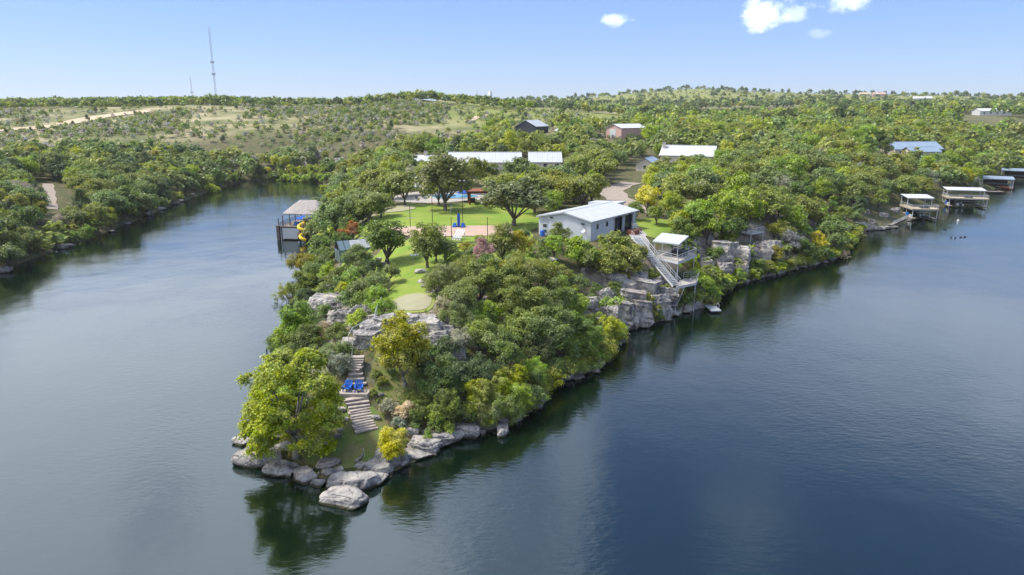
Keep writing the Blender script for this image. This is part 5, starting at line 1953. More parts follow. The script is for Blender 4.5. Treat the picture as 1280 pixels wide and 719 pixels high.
t = thing("pier", "flat grey pier reaching out between two roofed boat docks", "pier", (188, 272, 0), R(2))
for i in range(22):
    MB().box(-7.0 + i * .64, -7.0 + i * .64 + .6, -1.2, 1.2, .78, .86).build("plank", M_WOOD, t)
MB().box(-7, 7.05, -1.15, 1.15, .45, .775).build("frame", M_WOODD, t)
for x_ in (-6, 0, 6.5):
    for y_ in (-1, 1):
        MB().tube((x_, y_, -2), (x_, y_, .45), .12).build("piling", M_WOODD, t)
# gangway and stone mole
gA, gB = up(1112, 281, .9), up(1131, 272, .9)
t = thing("gangway", "grey timber gangway between the stone mole and the two-storey dock", "gangway", (gA.x, gA.y, 0))
dirv = (gB - gA)
for i in range(16):
    p_ = gA + dirv * ((i + .5) / 16)
    MB(gA * 1.0 - Vector((0, 0, .9))).obox((p_.x, p_.y, .9), dirv.length / 16 * .9, 1.5, .08, math.atan2(dirv.y, dirv.x)).build("plank", M_WOOD, t)
m_ = MB(gA - Vector((0, 0, .9)))
s_ = Vector((-dirv.y, dirv.x, 0)).normalized() * .75
rail(m_, [gA - s_, gB - s_], .9)
m_.build("railing", M_WHITE, t)
exc((gA.x, gA.y, 4), (gB.x, gB.y, 4))
LM += [(124, 208, 13, "behind the two-storey boat dock"), (154, 236, 13, "behind the long-roofed boat dock"), (203, 293, 13, "behind the blue-roofed boat dock")]

# buoy and water birds
q = up(1197.5, 277, 0)
t = thing("marker_buoy", "small white marker buoy floating off the boat docks", "buoy", (q.x, q.y, 0))
MB().tube((0, 0, -.3), (0, 0, .25), .34, .34, 12).tube((0, 0, .25), (0, 0, .75), .34, .10, 12).build("float", M_WHITE, t)
for k, (px_, py_) in enumerate(((1189, 297.5), (1194, 298), (1201, 297), (1206, 296.5), (1172, 287.5), (1181, 287))):
    q = up(px_, py_, 0)
    t = thing("water_bird", "dark water bird floating on the lake off the docks", "bird", (q.x, q.y, 0), random.uniform(0, 6), "birds swimming off the docks")
    m_ = MB()
    n = 8
    rr = [(-.38, .05, .16), (-.25, .14, .14), (0, .17, .10), (.22, .12, .12), (.30, .07, .2)]
    for i, (x_, r_, z_) in enumerate(rr):
        m_.v += [(x_, r_ * math.cos(6.2832 * j / n), z_ + r_ * math.sin(6.2832 * j / n)) for j in range(n)]
        if i:
            o_ = (i - 1) * n
            m_.f += [(o_ + j, o_ + (j + 1) % n, o_ + (j + 1) % n + n, o_ + j + n) for j in range(n)]
    m_.tube((.26, 0, .2), (.33, 0, .5), .05, .04, 6).tube((.30, 0, .5), (.40, 0, .52), .065, .05, 6).tube((.40, 0, .51), (.50, 0, .50), .025, .01, 5)
    m_.build("body", M_BARN, t, True)

# small dark landing post in the cove
q = up(338.5, 452, 0)
t = thing("mooring_frame", "small dark timber mooring frame in the cove under the trees", "mooring", (q.x, q.y, 0))
for x_ in (-.4, .9):
    MB().tube((x_, 0, -2), (x_, 0, 1.7), .09, n=7).build("pile", M_WOODD, t)
MB().box(-.4, 1.6, -.06, .06, .55, .75).build("rail", M_WOODD, t)

# ------------------------------------------------------------------ masts, tank, utility poles
def mast(px_, base_y, top_y, dist, w, label):
    u = (px_ - CX) / FPX
    y_ = dist
    dd = y_ * cT - (40 - CAMH) * sT
    x_ = u * dd
    z0 = hz(x_, y_)
    v_ = (top_y - CY) / FPX
    ztop = CAMH - y_ * (sT + v_ * cT) / (cT - v_ * sT)
    h_ = ztop - z0
    t_ = thing("radio_mast", label, "mast", (x_, y_, z0))
    m0 = MB()
    legs = [(w * math.cos(a), w * math.sin(a)) for a in (0.3, 2.4, 4.5)]
    for a in legs:
        m0.tube((*a, -2), (*a, h_), .14, n=5)
    m0.build("leg_tubes", M_GALV, t_)
    m0 = MB()
    n = int(h_ / 3)
    for i in range(n):
        for k in range(3):
            a, b = legs[k], legs[(k + 1) % 3]
            m0.tube((*a, i * 3), (*b, i * 3 + 3), .07, n=4)
    m0.build("lattice", M_GALV, t_)
    for f_ in (.40, .55):
        m0 = MB()
        for k in range(4):
            a = k * 1.57
            m0.box(1.3 * math.cos(a) - .35, 1.3 * math.cos(a) + .35, 1.3 * math.sin(a) - .35, 1.3 * math.sin(a) + .35, h_ * f_, h_ * f_ + 1.8)
        m0.build("antenna_ring", M_WHITE, t_)
    MB().tube((0, 0, h_), (0, 0, h_ + 4), .10, .05, 5).build("whip_antenna", M_GALV, t_)
    return t_


mast(270.5, 120, 34, 640, .75, "tall thin lattice radio mast with antenna rings on the hill")
mast(241.5, 122, 97, 980, .7, "shorter lattice radio mast far behind the hill crest")
mast(596.5, 126, 112, 1500, .8, "thin far radio mast beside the pale water tank")
x_ = (613 - CX) / FPX * 1520
t = thing("water_tank", "tall pale grey cylindrical water tank on the far skyline", "tank", (x_, 1560, hz(x_, 1560) - 2))
MB().tube((0, 0, 0), (0, 0, 22), 4.4, 4.4, 20).build("shell", M_GALV, t, True)
MB().tube((0, 0, 22), (0, 0, 24), 4.5, 1.0, 20).build("cap", M_GALV, t, True)

for (px_, pyb, pyt, lab, d_) in ((551.5, 186, 164, "weathered utility pole with transformer left of the ranch roofs", 300), (597.5, 176, 158, "weathered utility pole with crossarm right of the hill track", 330),
                                 (750, 180, 154, "utility pole standing before the tan shed", 320), (823.5, 178, 151, "utility pole between the tan shed and stone house", 300), (952, 170, 142, "tall thin utility pole in the far yellow-green woods", 290), (894, 185, 168, "short utility pole beside the stone house roof", 262)):
    y_ = d_
    x_ = (px_ - CX) / FPX * (y_ * cT + 12 * sT)
    v_ = (pyt - CY) / FPX
    zt_ = CAMH - y_ * (sT + v_ * cT) / (cT - v_ * sT)
    z0 = hz(x_, y_)
    t = thing("utility_pole", lab, "pole", (x_, y_, z0))
    hgt = max(7.0, zt_ - z0)
    MB().tube((0, 0, -1), (0, 0, hgt), .17, .12, 8).build("post", M_WOODD, t)
    MB().box(-1.2, 1.2, -.06, .06, hgt - .8, hgt - .65).build("crossarm", M_WOODD, t)
    for s_ in (-1.1, 0, 1.1):
        MB().tube((s_, 0, hgt - .65), (s_, 0, hgt - .35), .06, n=6).build("insulator", M_GALV, t)
    if px_ < 560:
        MB().tube((.35, 0, hgt - 2.2), (.35, 0, hgt - 1.2), .25, n=8).build("transformer", M_GALV, t)
q = spot(36, 196)
t = thing("yard_light", "white-topped yard light pole in the woods across the cove", "pole", (q.x, q.y, q.z))
MB().tube((0, 0, -.5), (0, 0, 7.5), .12, .08, 7).build("post", M_WOODD, t)
MB().box(-.5, .5, -.3, .3, 7.4, 8.2).build("lamp_head", M_WHITE, t)
q = spot(444.5, 244, 2)
t = thing("stone_pillar", "single cream stone pillar rising among oaks behind the grove", "pillar", (q.x, q.y, q.z))
MB().box(-.4, .4, -.4, .4, -.4, 5.4).build("shaft", M_CREAM, t)
MB().box(-.5, .5, -.5, .5, 5.403, 5.6).build("cap", M_CREAM, t)
exc((q.x, q.y, 1.5))

# ------------------------------------------------------------------ rocks of the point and cliffs
LM += [(-20.0, 57.0, 3.6, "at the foot of the cypress"), (-13.2, 54.3, 4.5, "at the outermost tip"), (-7, 60.5, 4.5, "along the eastern rock shelf")]
TIP = [  # px, py (waterline-ish centre), size, squash, label
    (312, 549, 1.15, 1.3, "layered grey ledge rock at the cove end of the tip, behind the widest boulder"),
    (327, 572, 1.75, 1.35, "widest flat-topped pale boulder on the cove side of the tip"),
    (352, 585, 1.25, 1.2, "rounded grey boulder standing in the water between two larger rocks"),
    (381, 594, 1.15, .95, "pointed pale boulder directly below the cypress trunk"),
    (396, 601, .8, .9, "wedge-shaped boulder with a grass tuft beside the pointed one"),
    (409, 582, .9, 1.3, None), (421, 590, .85, 1.2, None),
    (428, 602, 1.25, 1.2, "dark grey faced boulder at the outermost tip"),
    (449, 604, 1.45, 1.2, "biggest pale cracked boulder at the outermost tip"),
    (466, 597, 1.1, 1.1, None), (474, 585, 1.0, 1.2, None), (433, 622, 1.35, 1.4, "low islet boulder standing apart in the water off the tip"),
    (415, 645, .75, 1.7, "submerged tan rock slab barely breaking the surface off the tip"),
    (489, 576, 1.1, 1.3, None), (503, 571, .8, 1.3, None), (517, 566, 1.0, 1.5, None), (532, 559, .95, 1.5, None), (547, 552, 1.0, 1.6, None), (563, 547, .9, 1.6, None), (580, 541, .9, 1.6, None), (594, 538, .7, 1.4, None),
    (452, 584, .55, 1.2, None), (405, 566, .45, 1.2, None), (340, 553, .8, 1.2, None), (358, 563, .6, 1.2, None), (511, 551, .6, 1.5, None), (300, 545, .5, 1.3, None),
]
for px_, py_, s_, sq_, lab in TIP:
    q = up(px_, py_, .35)
    g0 = hz(q.x, q.y)
    zz = -.15 if g0 < .3 else g0
    if py_ == 645:
        zz = -.62
    boulder(q.x, q.y, s_ * 1.25, lab, z=zz, ledge=(TIP.index((px_, py_, s_, sq_, lab)) % 3 == 1 and lab is None), sq=sq_, rz=random.uniform(-.4, .4), tall=1.0 if s_ > .9 else .85)
for _ in range(90):                         # loose stones wedged between the big ones
    k_ = random.uniform(0, 1)
    a, b = random.choice([((-25.0, 60.2), (-20.6, 56.2)), ((-20.6, 56.2), (-14, 54.2)), ((-14, 54.2), (-11.4, 55.4)), ((-11.4, 55.4), (-7.8, 60.5)), ((-7.8, 60.5), (-3.3, 64.4))])
    x_ = a[0] + (b[0] - a[0]) * k_ + random.gauss(0, .55)
    y_ = a[1] + (b[1] - a[1]) * k_ + random.gauss(.35, .55)
    boulder(x_, y_, random.choice((.18, .25, .32, .42, .55)), None, z=max(-.05, hz(x_, y_)), sq=random.uniform(.9, 1.5))
BLUFF = [(412, 383, 3.3, True, "huge grey-faced limestone block on the bluff above the cove"), (430, 397, 2.1, True, "second grey block crowding the huge one on the bluff"), (458, 386, 1.9, False, "smooth pale boulder between shrubs left of the putting green"),
         (413, 357, 1.3, False, None), (401, 366, 1.1, False, None), (452, 405, 1.3, True, None), (465, 415, 1.6, True, None), (478, 408, 1.3, True, None), (458, 426, 1.4, True, None), (470, 398, 1.1, True, None), (487, 402, 1.2, True, None),
         (533, 398, 1.25, False, None), (540, 408, 1.6, True, None), (552, 415, 1.5, True, None), (545, 425, 1.4, True, None), (560, 402, 1.1, False, None), (556, 430, 1.3, True, None), (528, 412, 1.2, True, None), (571, 441, 1.1, True, None), (514, 402, 1.1, True, None), (499, 404, 1.0, True, None),
         (525, 339, .9, False, "white squared stone block on the lawn edge"), (528, 352, .7, False, None), (532, 357, .8, False, None), (540, 364, .8, False, None), (480, 330, .75, False, None), (458, 343, .9, False, None), (465, 347, .8, False, None), (450, 339, .7, False, None), (462, 322, .7, False, None), (474, 324, .7, False, None), (420, 367, .8, False, None),
         (437, 428, .9, True, None), (433, 437, .8, True, None), (405, 420, .7, False, None), (398, 428, .8, False, None), (428, 512, .5, False, None), (433, 528, .4, False, None), (422, 545, .45, False, None), (425, 541, .35, False, None), (470, 522, .5, False, None), (476, 497, .4, False, None), (540, 478, .5, False, None), (545, 488, .5, False, None), (533, 540, .6, False, None), (560, 470, .7, False, None),
         (608, 377, 1.1, True, None), (640, 400, 1.2, True, None), (655, 455, 1.0, True, None), (590, 430, 1.0, True, None), (628, 425, 1.0, True, None), (735, 380, 1.5, True, "sunlit pale ledge jutting from the trees on the east slope"), (742, 402, 1.1, True, None), (745, 453, 1.35, False, "long pale boulder at the waterline under the yellow-green shore tree"), (733, 462, .9, False, None), (758, 458, .7, False, None), (722, 468, .7, False, None), (610, 322, .9, False, None), (618, 326, .8, False, None), (601, 333, .7, False, None), (626, 332, .6, False, None), (650, 316, .8, False, None), (680, 315, .8, False, None), (690, 325, .9, False, None), (730, 338, .9, False, None)]
for px_, py_, s_, lg, lab in BLUFF:
    q = spot(px_, py_, s_ * .35)
    boulder(q.x, q.y, s_, lab, sink=.22, ledge=lg, sq=random.uniform(1.0, 1.35), rz=random.uniform(-.5, .5))
# cliff faces below workshop and along the right shore
for px_, py_, s_ in ((768, 352, 2.2), (782, 362, 2.4), (796, 352, 2.2), (806, 366, 2.4), (818, 352, 1.9), (790, 378, 2.3), (778, 392, 2.0), (800, 392, 2.0), (818, 378, 2.0), (832, 368, 1.9), (826, 392, 1.5), (842, 391, .9), (856, 388, .8), (757, 372, 1.7), (762, 390, 1.6), (785, 404, 1.5), (832, 352, 1.5),
                     (893, 322, 2.8), (905, 318, 3.1), (918, 320, 3.2), (932, 318, 2.8), (946, 315, 3.0), (958, 312, 2.8), (905, 334, 1.9), (970, 316, 1.8), (884, 330, 1.7), (876, 318, 1.5), (925, 336, 1.5), (945, 330, 1.5),
                     (898, 364, .8), (925, 354, .7), (950, 346, .8), (985, 337, .7), (1005, 333, .7), (1036, 325, .6), (1054, 312, 1.3), (1060, 300, 1.7), (1066, 290, 1.5), (1072, 280, 1.6), (1058, 285, 1.6), (1085, 283, 1.5), (1098, 285, 1.6), (1108, 285, 1.4), (1118, 284, 1.1), (1090, 276, 1.2), (1105, 268, 1.6), (1118, 262, 1.7), (1080, 262, 1.5), (1063, 262, 1.4), (1050, 270, 1.5),
                     (1000, 272, 1.6), (1012, 274, 1.8), (1024, 277, 1.6), (1030, 270, 1.1), (990, 265, 1.4), (975, 272, 1.3)):
    q = spot(px_, py_, s_ * .4)
    boulder(q.x, q.y, s_, None, sink=.28, ledge=s_ > 1.0, sq=random.uniform(.95, 1.3), rz=random.uniform(-.6, .6), tall=random.uniform(.95, 1.3) if s_ > 1.4 and py_ > 300 else .75)
# bluff at the head of the cove and rocks on the left bank
for px_, py_, s_, tl in ((386, 204, 2.4, 2.2), (392, 197, 2.0, 1.2), (400, 193, 2.6, 1.1), (404, 190, 1.8, 1.0), (424, 199, 2.8, .8), (430, 201, 2.2, .7), (372, 197, 2.2, .8), (360, 195, 2.0, .8)):
    q = spot(px_, py_, s_ * .5)
    boulder(q.x, q.y, s_, None, ledge=True, tall=tl, sink=.2)
for px_, py_, s_ in ((78, 309, 1.3), (86, 307, 1.0), (57, 314, .9), (5, 338, 1.6), (187, 268, 1.4), (201, 261, 1.6), (217, 254, 1.8), (225, 251, 1.3), (238, 244, 2.0), (252, 240, 1.2), (160, 279, 1.0), (140, 288, .9)):
    q = up(px_, py_, .4)
    boulder(q.x, q.y, s_, None, z=0, ledge=True, tall=.8)

for (ax, ay), (bx, by), n_ in (((-3.3, 64.2), (.9, 67), 10), ((.9, 67), (4.8, 76.5), 16), ((4.8, 76.5), (10.1, 81), 12), ((10.1, 81), (17.5, 98), 24), ((32.8, 109.9), (40.6, 124.1), 16), ((40.6, 124.1), (73.7, 150), 34), ((73.7, 150), (94.6, 183), 24), ((94.6, 183.4), (121, 205), 18)):
    for _ in range(n_):                     # rubble along the waterline
        k_ = random.random()
        x_, y_ = ax + (bx - ax) * k_ + random.gauss(0, .4), ay + (by - ay) * k_ + random.gauss(0, .4)
        boulder(x_, y_, random.choice((.3, .4, .5, .7, .9)), None, z=max(-.1, min(.4, hz(x_, y_))), sq=random.uniform(.9, 1.6), ledge=random.random() < .4)

# ------------------------------------------------------------------ trees read off the photograph
plant('cypress_near', -20.3, 58.0, 1.0, 'yellow-green', "large spreading yellow-green cypress leaning out at the rocky tip", col=(.37, .43, .026, 1), rz=.7, z=.6)
_q = spot(506, 486)
plant('elm_near', _q.x, _q.y, .95, 'olive', "upright olive-yellow tree with pale trunk standing right of the stone steps", col=(.39, .385, .028, 1), rz=.4)
plant('elm_near', -11.0, 57.0, .46, 'golden yellow', "small bright yellow tree beside the low grass at the tip", col=(.62, .58, .022, 1), wide=1.1)
T = [
    # bluff and cove side
    ('elm_near', 372, 402, .85, 'bright green'), ('elm_near', 360, 418, .62, 'bright green'), ('oak_near', 350, 432, .62, 'mid green'), ('oak_near', 383, 425, .7, 'mid green'), ('wisp_near', 396, 405, .5, 'grey-green'),
    ('wisp_near', 412, 446, .62, 'grey-green'), ('wisp_near', 425, 455, .5, 'silvery'), ('shrub_near', 428, 440, 1.1, 'mid green'), ('shrub_near', 400, 415, 1.0, 'tan'), ('shrub_near', 407, 408, .8, 'tan'), ('wisp_near', 362, 368, .95, 'olive'), ('oak_near', 380, 356, .95, 'mid green'), ('oak_near', 398, 338, .9, 'mid green'),
    ('oak_near', 376, 330, .85, 'amber'), ('oak_near', 385, 372, .6, 'dark green'), ('shrub_near', 447, 398, 1.2, 'yellow-green'), ('shrub_near', 436, 370, 1.5, 'mid green'), ('shrub_near', 450, 362, 1.5, 'grey-green'), ('shrub_near', 470, 372, 1.4, 'bright green'), ('shrub_near', 480, 384, 1.2, 'bright green'), ('wisp_near', 472, 352, .6, 'grey-green'), ('shrub_near', 455, 375, 1.4, 'mid green'),
    ('shrub_near', 425, 345, 1.6, 'mid green'), ('shrub_near', 440, 346, 1.5, 'bright green'), ('oak_near', 447, 322, .78, 'grey-green'), ('shrub_near', 468, 332, 1.3, 'dark green'), ('shrub_near', 410, 360, 1.4, 'mid green'), ('shrub_near', 390, 384, 1.3, 'mid green'),
    ('elm', 441, 286, .52, 'rust-orange'), ('elm', 430, 292, .42, 'rust-orange'),
    ('oak', 400, 282, 1.35, 'grey-green'), ('oak', 420, 270, 1.35, 'grey-green'), ('oak', 402, 306, .7, 'mid green'), ('oak', 442, 260, 1.25, 'grey-green'), ('oak', 460, 258, .95, 'olive'), ('oak', 476, 252, .9, 'grey-green'), ('oak', 404, 258, 1.2, 'grey-green'), ('elm', 408, 238, .8, 'yellow-green'), ('oak', 425, 243, .9, 'grey-green'), ('elm', 448, 236, .7, 'bright green'), ('oak', 470, 238, .85, 'grey-green'), ('oak', 490, 240, .85, 'mid green'),
    # lawn
    ('elm', 533, 300, .92, 'olive'), ('oak', 545, 306, .7, 'mid green'), ('oak', 556, 312, .6, 'grey-green'),
    ('oak', 600, 300, .34, 'bright green'),
    ('elm', 628, 300, .80, 'olive'), ('elm', 648, 305, .66, 'amber'),
    ('oak', 505, 232, 1.2, 'grey-green'), ('oak', 488, 228, 1.2, 'olive'), ('oak', 622, 232, 1.2, 'olive'), ('oak', 668, 238, 1.3, 'grey-green'), ('oak', 698, 240, 1.2, 'olive'), ('elm', 690, 252, .8, 'bright green'), ('oak', 728, 235, 1.3, 'olive'), ('oak', 590, 216, 1.4, 'olive'), ('oak', 540, 214, 1.4, 'olive'), ('oak', 645, 216, 1.4, 'grey-green'),
    # lake-facing slope
    ('wisp_near', 560, 345, .85, 'grey-green'), ('wisp_near', 582, 335, .8, 'olive'), ('wisp_near', 545, 352, .7, 'grey-green'), ('oak_near', 600, 352, .9, 'olive'), ('oak_near', 575, 372, .8, 'grey-green'), ('oak_near', 625, 345, .85, 'mid green'), ('oak_near', 650, 340, .95, 'olive'), ('oak_near', 675, 345, .9, 'olive'), ('shrub_near', 552, 385, 1.4, 'silvery'),
    ('oak_near', 640, 372, .95, 'olive'), ('elm_near', 610, 392, .52, 'yellow-green'), ('oak_near', 595, 398, .6, 'bright green'), ('wisp_near', 570, 398, .8, 'grey-green'), ('oak_near', 668, 385, 1.0, 'olive'), ('oak_near', 695, 372, .9, 'mid green'), ('oak_near', 650, 410, .85, 'olive'), ('oak_near', 685, 410, 1.0, 'grey-green'), ('elm_near', 712, 378, .7, 'bright green'), ('oak_near', 715, 410, .8, 'mid green'),
    ('elm_near', 737, 420, .62, 'bright green'), ('elm_near', 763, 412, .6, 'yellow-green'), ('shrub_near', 750, 438, 1.4, 'yellow-green'), ('oak_near', 700, 435, .75, 'mid green'), ('oak_near', 672, 440, .75, 'dark green'), ('oak_near', 632, 440, .8, 'mid green'), ('oak_near', 605, 420, .7, 'olive'), ('wisp_near', 575, 425, .6, 'silvery'), ('shrub_near', 560, 432, 1.3, 'dark green'),
    ('oak_near', 548, 480, .7, 'mid green'), ('elm_near', 560, 505, .5, 'mid green'), ('shrub_near', 575, 470, 1.5, 'dark green'), ('oak_near', 600, 462, .6, 'dark green'), ('elm_near', 598, 492, .5, 'yellow-green'), ('elm_near', 622, 482, .5, 'yellow-green'), ('elm_near', 645, 472, .5, 'yellow-green'), ('oak_near', 665, 465, .6, 'bright green'), ('wisp_near', 625, 512, .75, 'grey-green'), ('wisp_near', 645, 498, .7, 'bright green'), ('wisp_near', 600, 516, .6, 'olive'), ('shrub_near', 580, 518, 1.2, 'mid green'), ('oak_near', 690, 460, .55, 'mid green'), ('shrub_near', 710, 455, 1.4, 'mid green'), ('shrub_near', 545, 515, 1.1, 'bright green'), ('shrub_near', 524, 512, 1.0, 'mid green'), ('shrub_near', 508, 512, .9, 'tan'), ('shrub_near', 487, 506, .8, 'silvery'), ('shrub_near', 520, 527, .7, 'mid green'), ('shrub_near', 470, 470, .5, 'olive'), ('shrub_near', 536, 545, .5, 'bright green'), ('shrub_near', 466, 490, .4, 'olive'),
    ('shrub_near', 552, 470, 1.2, 'mid green'), ('shrub_near', 538, 492, 1.0, 'olive'), ('shrub_near', 530, 502, .9, 'mid green'), ('shrub_near', 556, 455, 1.2, 'grey-green'), ('shrub_near', 540, 462, 1.0, 'dark green'), ('shrub_near', 566, 488, 1.2, 'mid green'), ('shrub_near', 515, 497, .7, 'olive'), ('shrub_near', 498, 530, .6, 'silvery'), ('shrub_near', 548, 530, .9, 'mid green'), ('shrub_near', 478, 478, .5, 'olive'), ('shrub_near', 486, 462, .6, 'grey-green'), ('shrub_near', 540, 443, 1.1, 'mid green'), ('shrub_near', 523, 447, .9, 'olive'), ('shrub_near', 417, 520, .6, 'mid green'), ('shrub_near', 395, 560, .35, 'mid green'), ('shrub_near', 560, 535, .8, 'yellow-green'),
    # below and beside the workshop
    ('elm', 698, 292, .62, 'mid green'), ('elm', 692, 306, .55, 'bright green'), ('oak', 722, 312, .72, 'bright green'), ('oak', 738, 322, .7, 'mid green'), ('oak', 768, 312, .92, 'olive'), ('oak', 780, 330, .95, 'olive'), ('oak', 757, 332, .8, 'olive'), ('oak', 795, 318, .6, 'olive'), ('oak', 812, 345, .45, 'mid green'), ('shrub', 780, 347, 1.2, 'amber'), ('elm', 768, 362, .45, 'mid green'),
    ('shrub', 790, 376, 1.1, 'olive'), ('shrub', 812, 385, 1.2, 'olive'), ('shrub', 828, 362, .9, 'olive'), ('shrub', 775, 372, 1.2, 'mid green'), ('shrub', 800, 360, 1.0, 'mid green'), ('shrub', 806, 376, 1.2, 'olive'), ('shrub', 822, 394, .9, 'mid green'), ('shrub', 783, 392, 1.0, 'olive'), ('shrub', 765, 380, 1.2, 'bright green'),
    ('oak', 870, 345, .5, 'yellow-green'), ('oak', 880, 355, .55, 'bright green'), ('elm', 868, 335, .45, 'yellow-green'), ('oak', 868, 372, .5, 'mid green'), ('shrub', 855, 380, 1.3, 'mid green'), ('shrub', 888, 342, 1.4, 'olive'), ('oak', 893, 365, .4, 'bright green'),
    # cliff edge to the right
    ('elm', 810, 246, .9, 'golden yellow'), ('elm', 838, 254, .85, 'yellow-green'), ('oak', 795, 262, .6, 'mid green'), ('oak', 852, 285, .75, 'mid green'), ('oak', 872, 268, 1.0, 'bright green'), ('elm', 905, 258, 1.15, 'bright green'), ('elm', 935, 258, 1.2, 'bright green'), ('oak', 962, 258, 1.15, 'olive'), ('oak', 885, 285, .9, 'bright green'), ('oak', 908, 285, .9, 'mid green'), ('oak', 925, 282, .7, 'dark green'), ('elm', 975, 250, .9, 'olive'),
    ('oak', 862, 293, .6, 'olive'), ('oak', 850, 274, .6, 'yellow-green'), ('elm', 1000, 240, .95, 'mid green'), ('bare', 988, 300, 1.1, 'grey'), ('elm', 1023, 300, .62, 'golden yellow'), ('oak', 1040, 285, .95, 'mid green'), ('oak', 1045, 302, .75, 'grey-green'), ('oak', 970, 318, .55, 'amber'), ('oak', 1005, 312, .7, 'mid green'), ('oak', 1028, 318, .6, 'mid green'), ('shrub', 1050, 318, 1.2, 'tan'), ('oak', 985, 330, .5, 'olive'), ('oak', 945, 335, .6, 'mid green'), ('oak', 922, 345, .5, 'bright green'), ('oak', 960, 335, .5, 'olive'), ('shrub', 905, 352, 1.3, 'yellow-green'), ('shrub', 940, 345, 1.2, 'yellow-green'), ('oak', 910, 300, .6, 'mid green'), ('oak', 1010, 328, .4, 'olive'), ('oak', 975, 288, .8, 'olive'),
    ('elm', 1208, 221, 1.0, 'golden yellow'), ('elm', 1190, 214, 1.0, 'yellow-green'), ('elm', 1030, 186, 1.2, 'yellow-green'), ('elm', 790, 178, 1.3, 'dark green'), ('elm', 780, 186, 1.1, 'dark green'),
    # head of the cove
    ('elm', 345, 202, 1.0, 'golden yellow'), ('elm', 350, 210, .8, 'mid green'), ('shrub', 362, 222, 2.0, 'yellow-green'), ('shrub', 354, 224, 1.8, 'bright green'), ('shrub', 372, 224, 2.0, 'yellow-green'), ('shrub', 385, 222, 2.2, 'bright green'), ('shrub', 395, 222, 2.2, 'bright green'), ('shrub', 378, 214, 2.2, 'yellow-green'), ('shrub', 392, 212, 2.4, 'yellow-green'), ('shrub', 365, 212, 2.2, 'yellow-green'), ('elm', 405, 212, .8, 'bright green'), ('elm', 415, 208, .8, 'mid green'), ('oak', 402, 222, .7, 'bright green'), ('shrub', 352, 217, 1.8, 'yellow-green'), ('shrub', 408, 222, 2.0, 'bright green'), ('oak', 446, 200, .9, 'dark green'), ('shrub', 333, 213, 1.6, 'golden yellow'),
    # left bank, waterside
    ('elm', 137, 270, .7, 'yellow-green'), ('elm', 108, 292, .72, 'bright green'), ('oak', 92, 272, 1.0, 'grey-green'), ('elm', 48, 262, .8, 'amber'), ('elm', 20, 255, 1.0, 'amber'), ('elm', 104, 240, .7, 'amber'), ('shrub', 265, 234, 2.2, 'yellow-green'), ('elm', 292, 222, .7, 'bright green'), ('elm', 235, 222, .7, 'yellow-green'), ('oak', 30, 300, 1.0, 'grey-green'), ('oak', 10, 320, .9, 'grey-green'), ('bare', 22, 238, 1.6, 'grey'), ('bare', 40, 246, 1.5, 'grey'), ('oak', 12, 210, 1.2, 'bright green'), ('bare', 175, 218, 1.2, 'grey'), ('oak', 182, 252, 1.2, 'grey-green'), ('oak', 70, 290, .7, 'olive'), ('elm', 40, 192, 1.1, 'amber'),
]
for k_, px_, py_, s_, c_ in T:
    plant_px(k_, px_, py_, s_, c_)
# single trees with a look of their own
q = up(485, 326, 9.4)
plant('elm', q.x, q.y, .98, 'mid green', "round green shade tree standing alone on the narrow lawn", wide=1.35, col=(.14, .205, .026, 1))
q = up(558, 262, 10.6)
plant('oak', q.x, q.y, 1.85, 'olive', "broad old live oak with dark trunk at the back of the lawn", wide=1.0, vi=1, col=(.21, .225, .07, 1))
q = up(642, 283, 10.1)
plant('oak', q.x, q.y, 1.4, 'grey-green', "forked live oak on the lawn beside the grey workshop", wide=1.4, vi=3, col=(.18, .21, .085, 1))
q = up(604, 334, 9.6)
plant('elm', q.x, q.y, .58, 'pink', "slender crape myrtle with pink blossom at the lawn's edge", wide=.95, col=(.50, .30, .27, 1))

# ------------------------------------------------------------------ woods
PROT = [(664, 256, 794, 298, 117), (350, 247, 388, 303, 168), (752, 236, 782, 254, 150), (505, 251, 640, 300, 117), (416, 288, 462, 306, 122), (528, 191, 704, 204, 240), (818, 180, 890, 193, 253), (786, 196, 812, 207, 236), (648, 150, 692, 162, 395), (747, 152, 800, 174, 355),
        (1102, 180, 1157, 184, 285), (1134, 240, 1176, 280, 200), (1184, 230, 1236, 263, 226), (1210, 220, 1256, 242, 262), (1262, 195, 1290, 226, 315), (926, 284, 952, 300, 120), (1206, 141, 1243, 149, 680), (54, 228, 72, 262, 235), (800, 288, 880, 392, 100), (585, 142, 612, 152, 300), (690, 160, 706, 172, 300),
        (478, 310, 545, 395, 60), (985, 262, 1035, 280, 140), (880, 308, 965, 335, 121), (760, 350, 840, 402, 99), (400, 372, 432, 396, 70), (808, 270, 845, 294, 110), (1060, 270, 1120, 290, 150), (396, 368, 436, 404, 84), (440, 376, 470, 396, 82), (450, 398, 492, 430, 80), (524, 392, 566, 428, 80)]


def blocks(x, y, z, r, h):
    ax, ay = proj(x, y, z + h)
    bx, by = proj(x, y, z)
    d = y * cT - (z + h / 2 - CAMH) * sT
    rp = FPX * r / d * .85
    for (x0, y0, x1, y1, yd) in PROT:
        if y < yd and ax + rp > x0 and ax - rp < x1 and ay < y1 - 1 and by > y0:
            return True
    return False


class Grid:
    def __init__(self, c):
        self.c, self.g = c, {}

    def add(self, x, y, r):
        self.g.setdefault((int(x // self.c), int(y // self.c)), []).append((x, y, r))

    def ok(self, x, y, r, k):
        i, j = int(x // self.c), int(y // self.c)
        for a in (i - 1, i, i + 1):
            for b in (j - 1, j, j + 1):
                for (p, q, s_) in self.g.get((a, b), ()):
                    if (p - x) ** 2 + (q - y) ** 2 < (k * (r + s_)) ** 2:
                        return False
        return True


G = Grid(14.0)
for u_ in USED:
    G.add(*u_)
GE_ = Grid(14.0)
for e_ in EXC:
    GE_.add(*e_)
INDIV, MASS = [], []


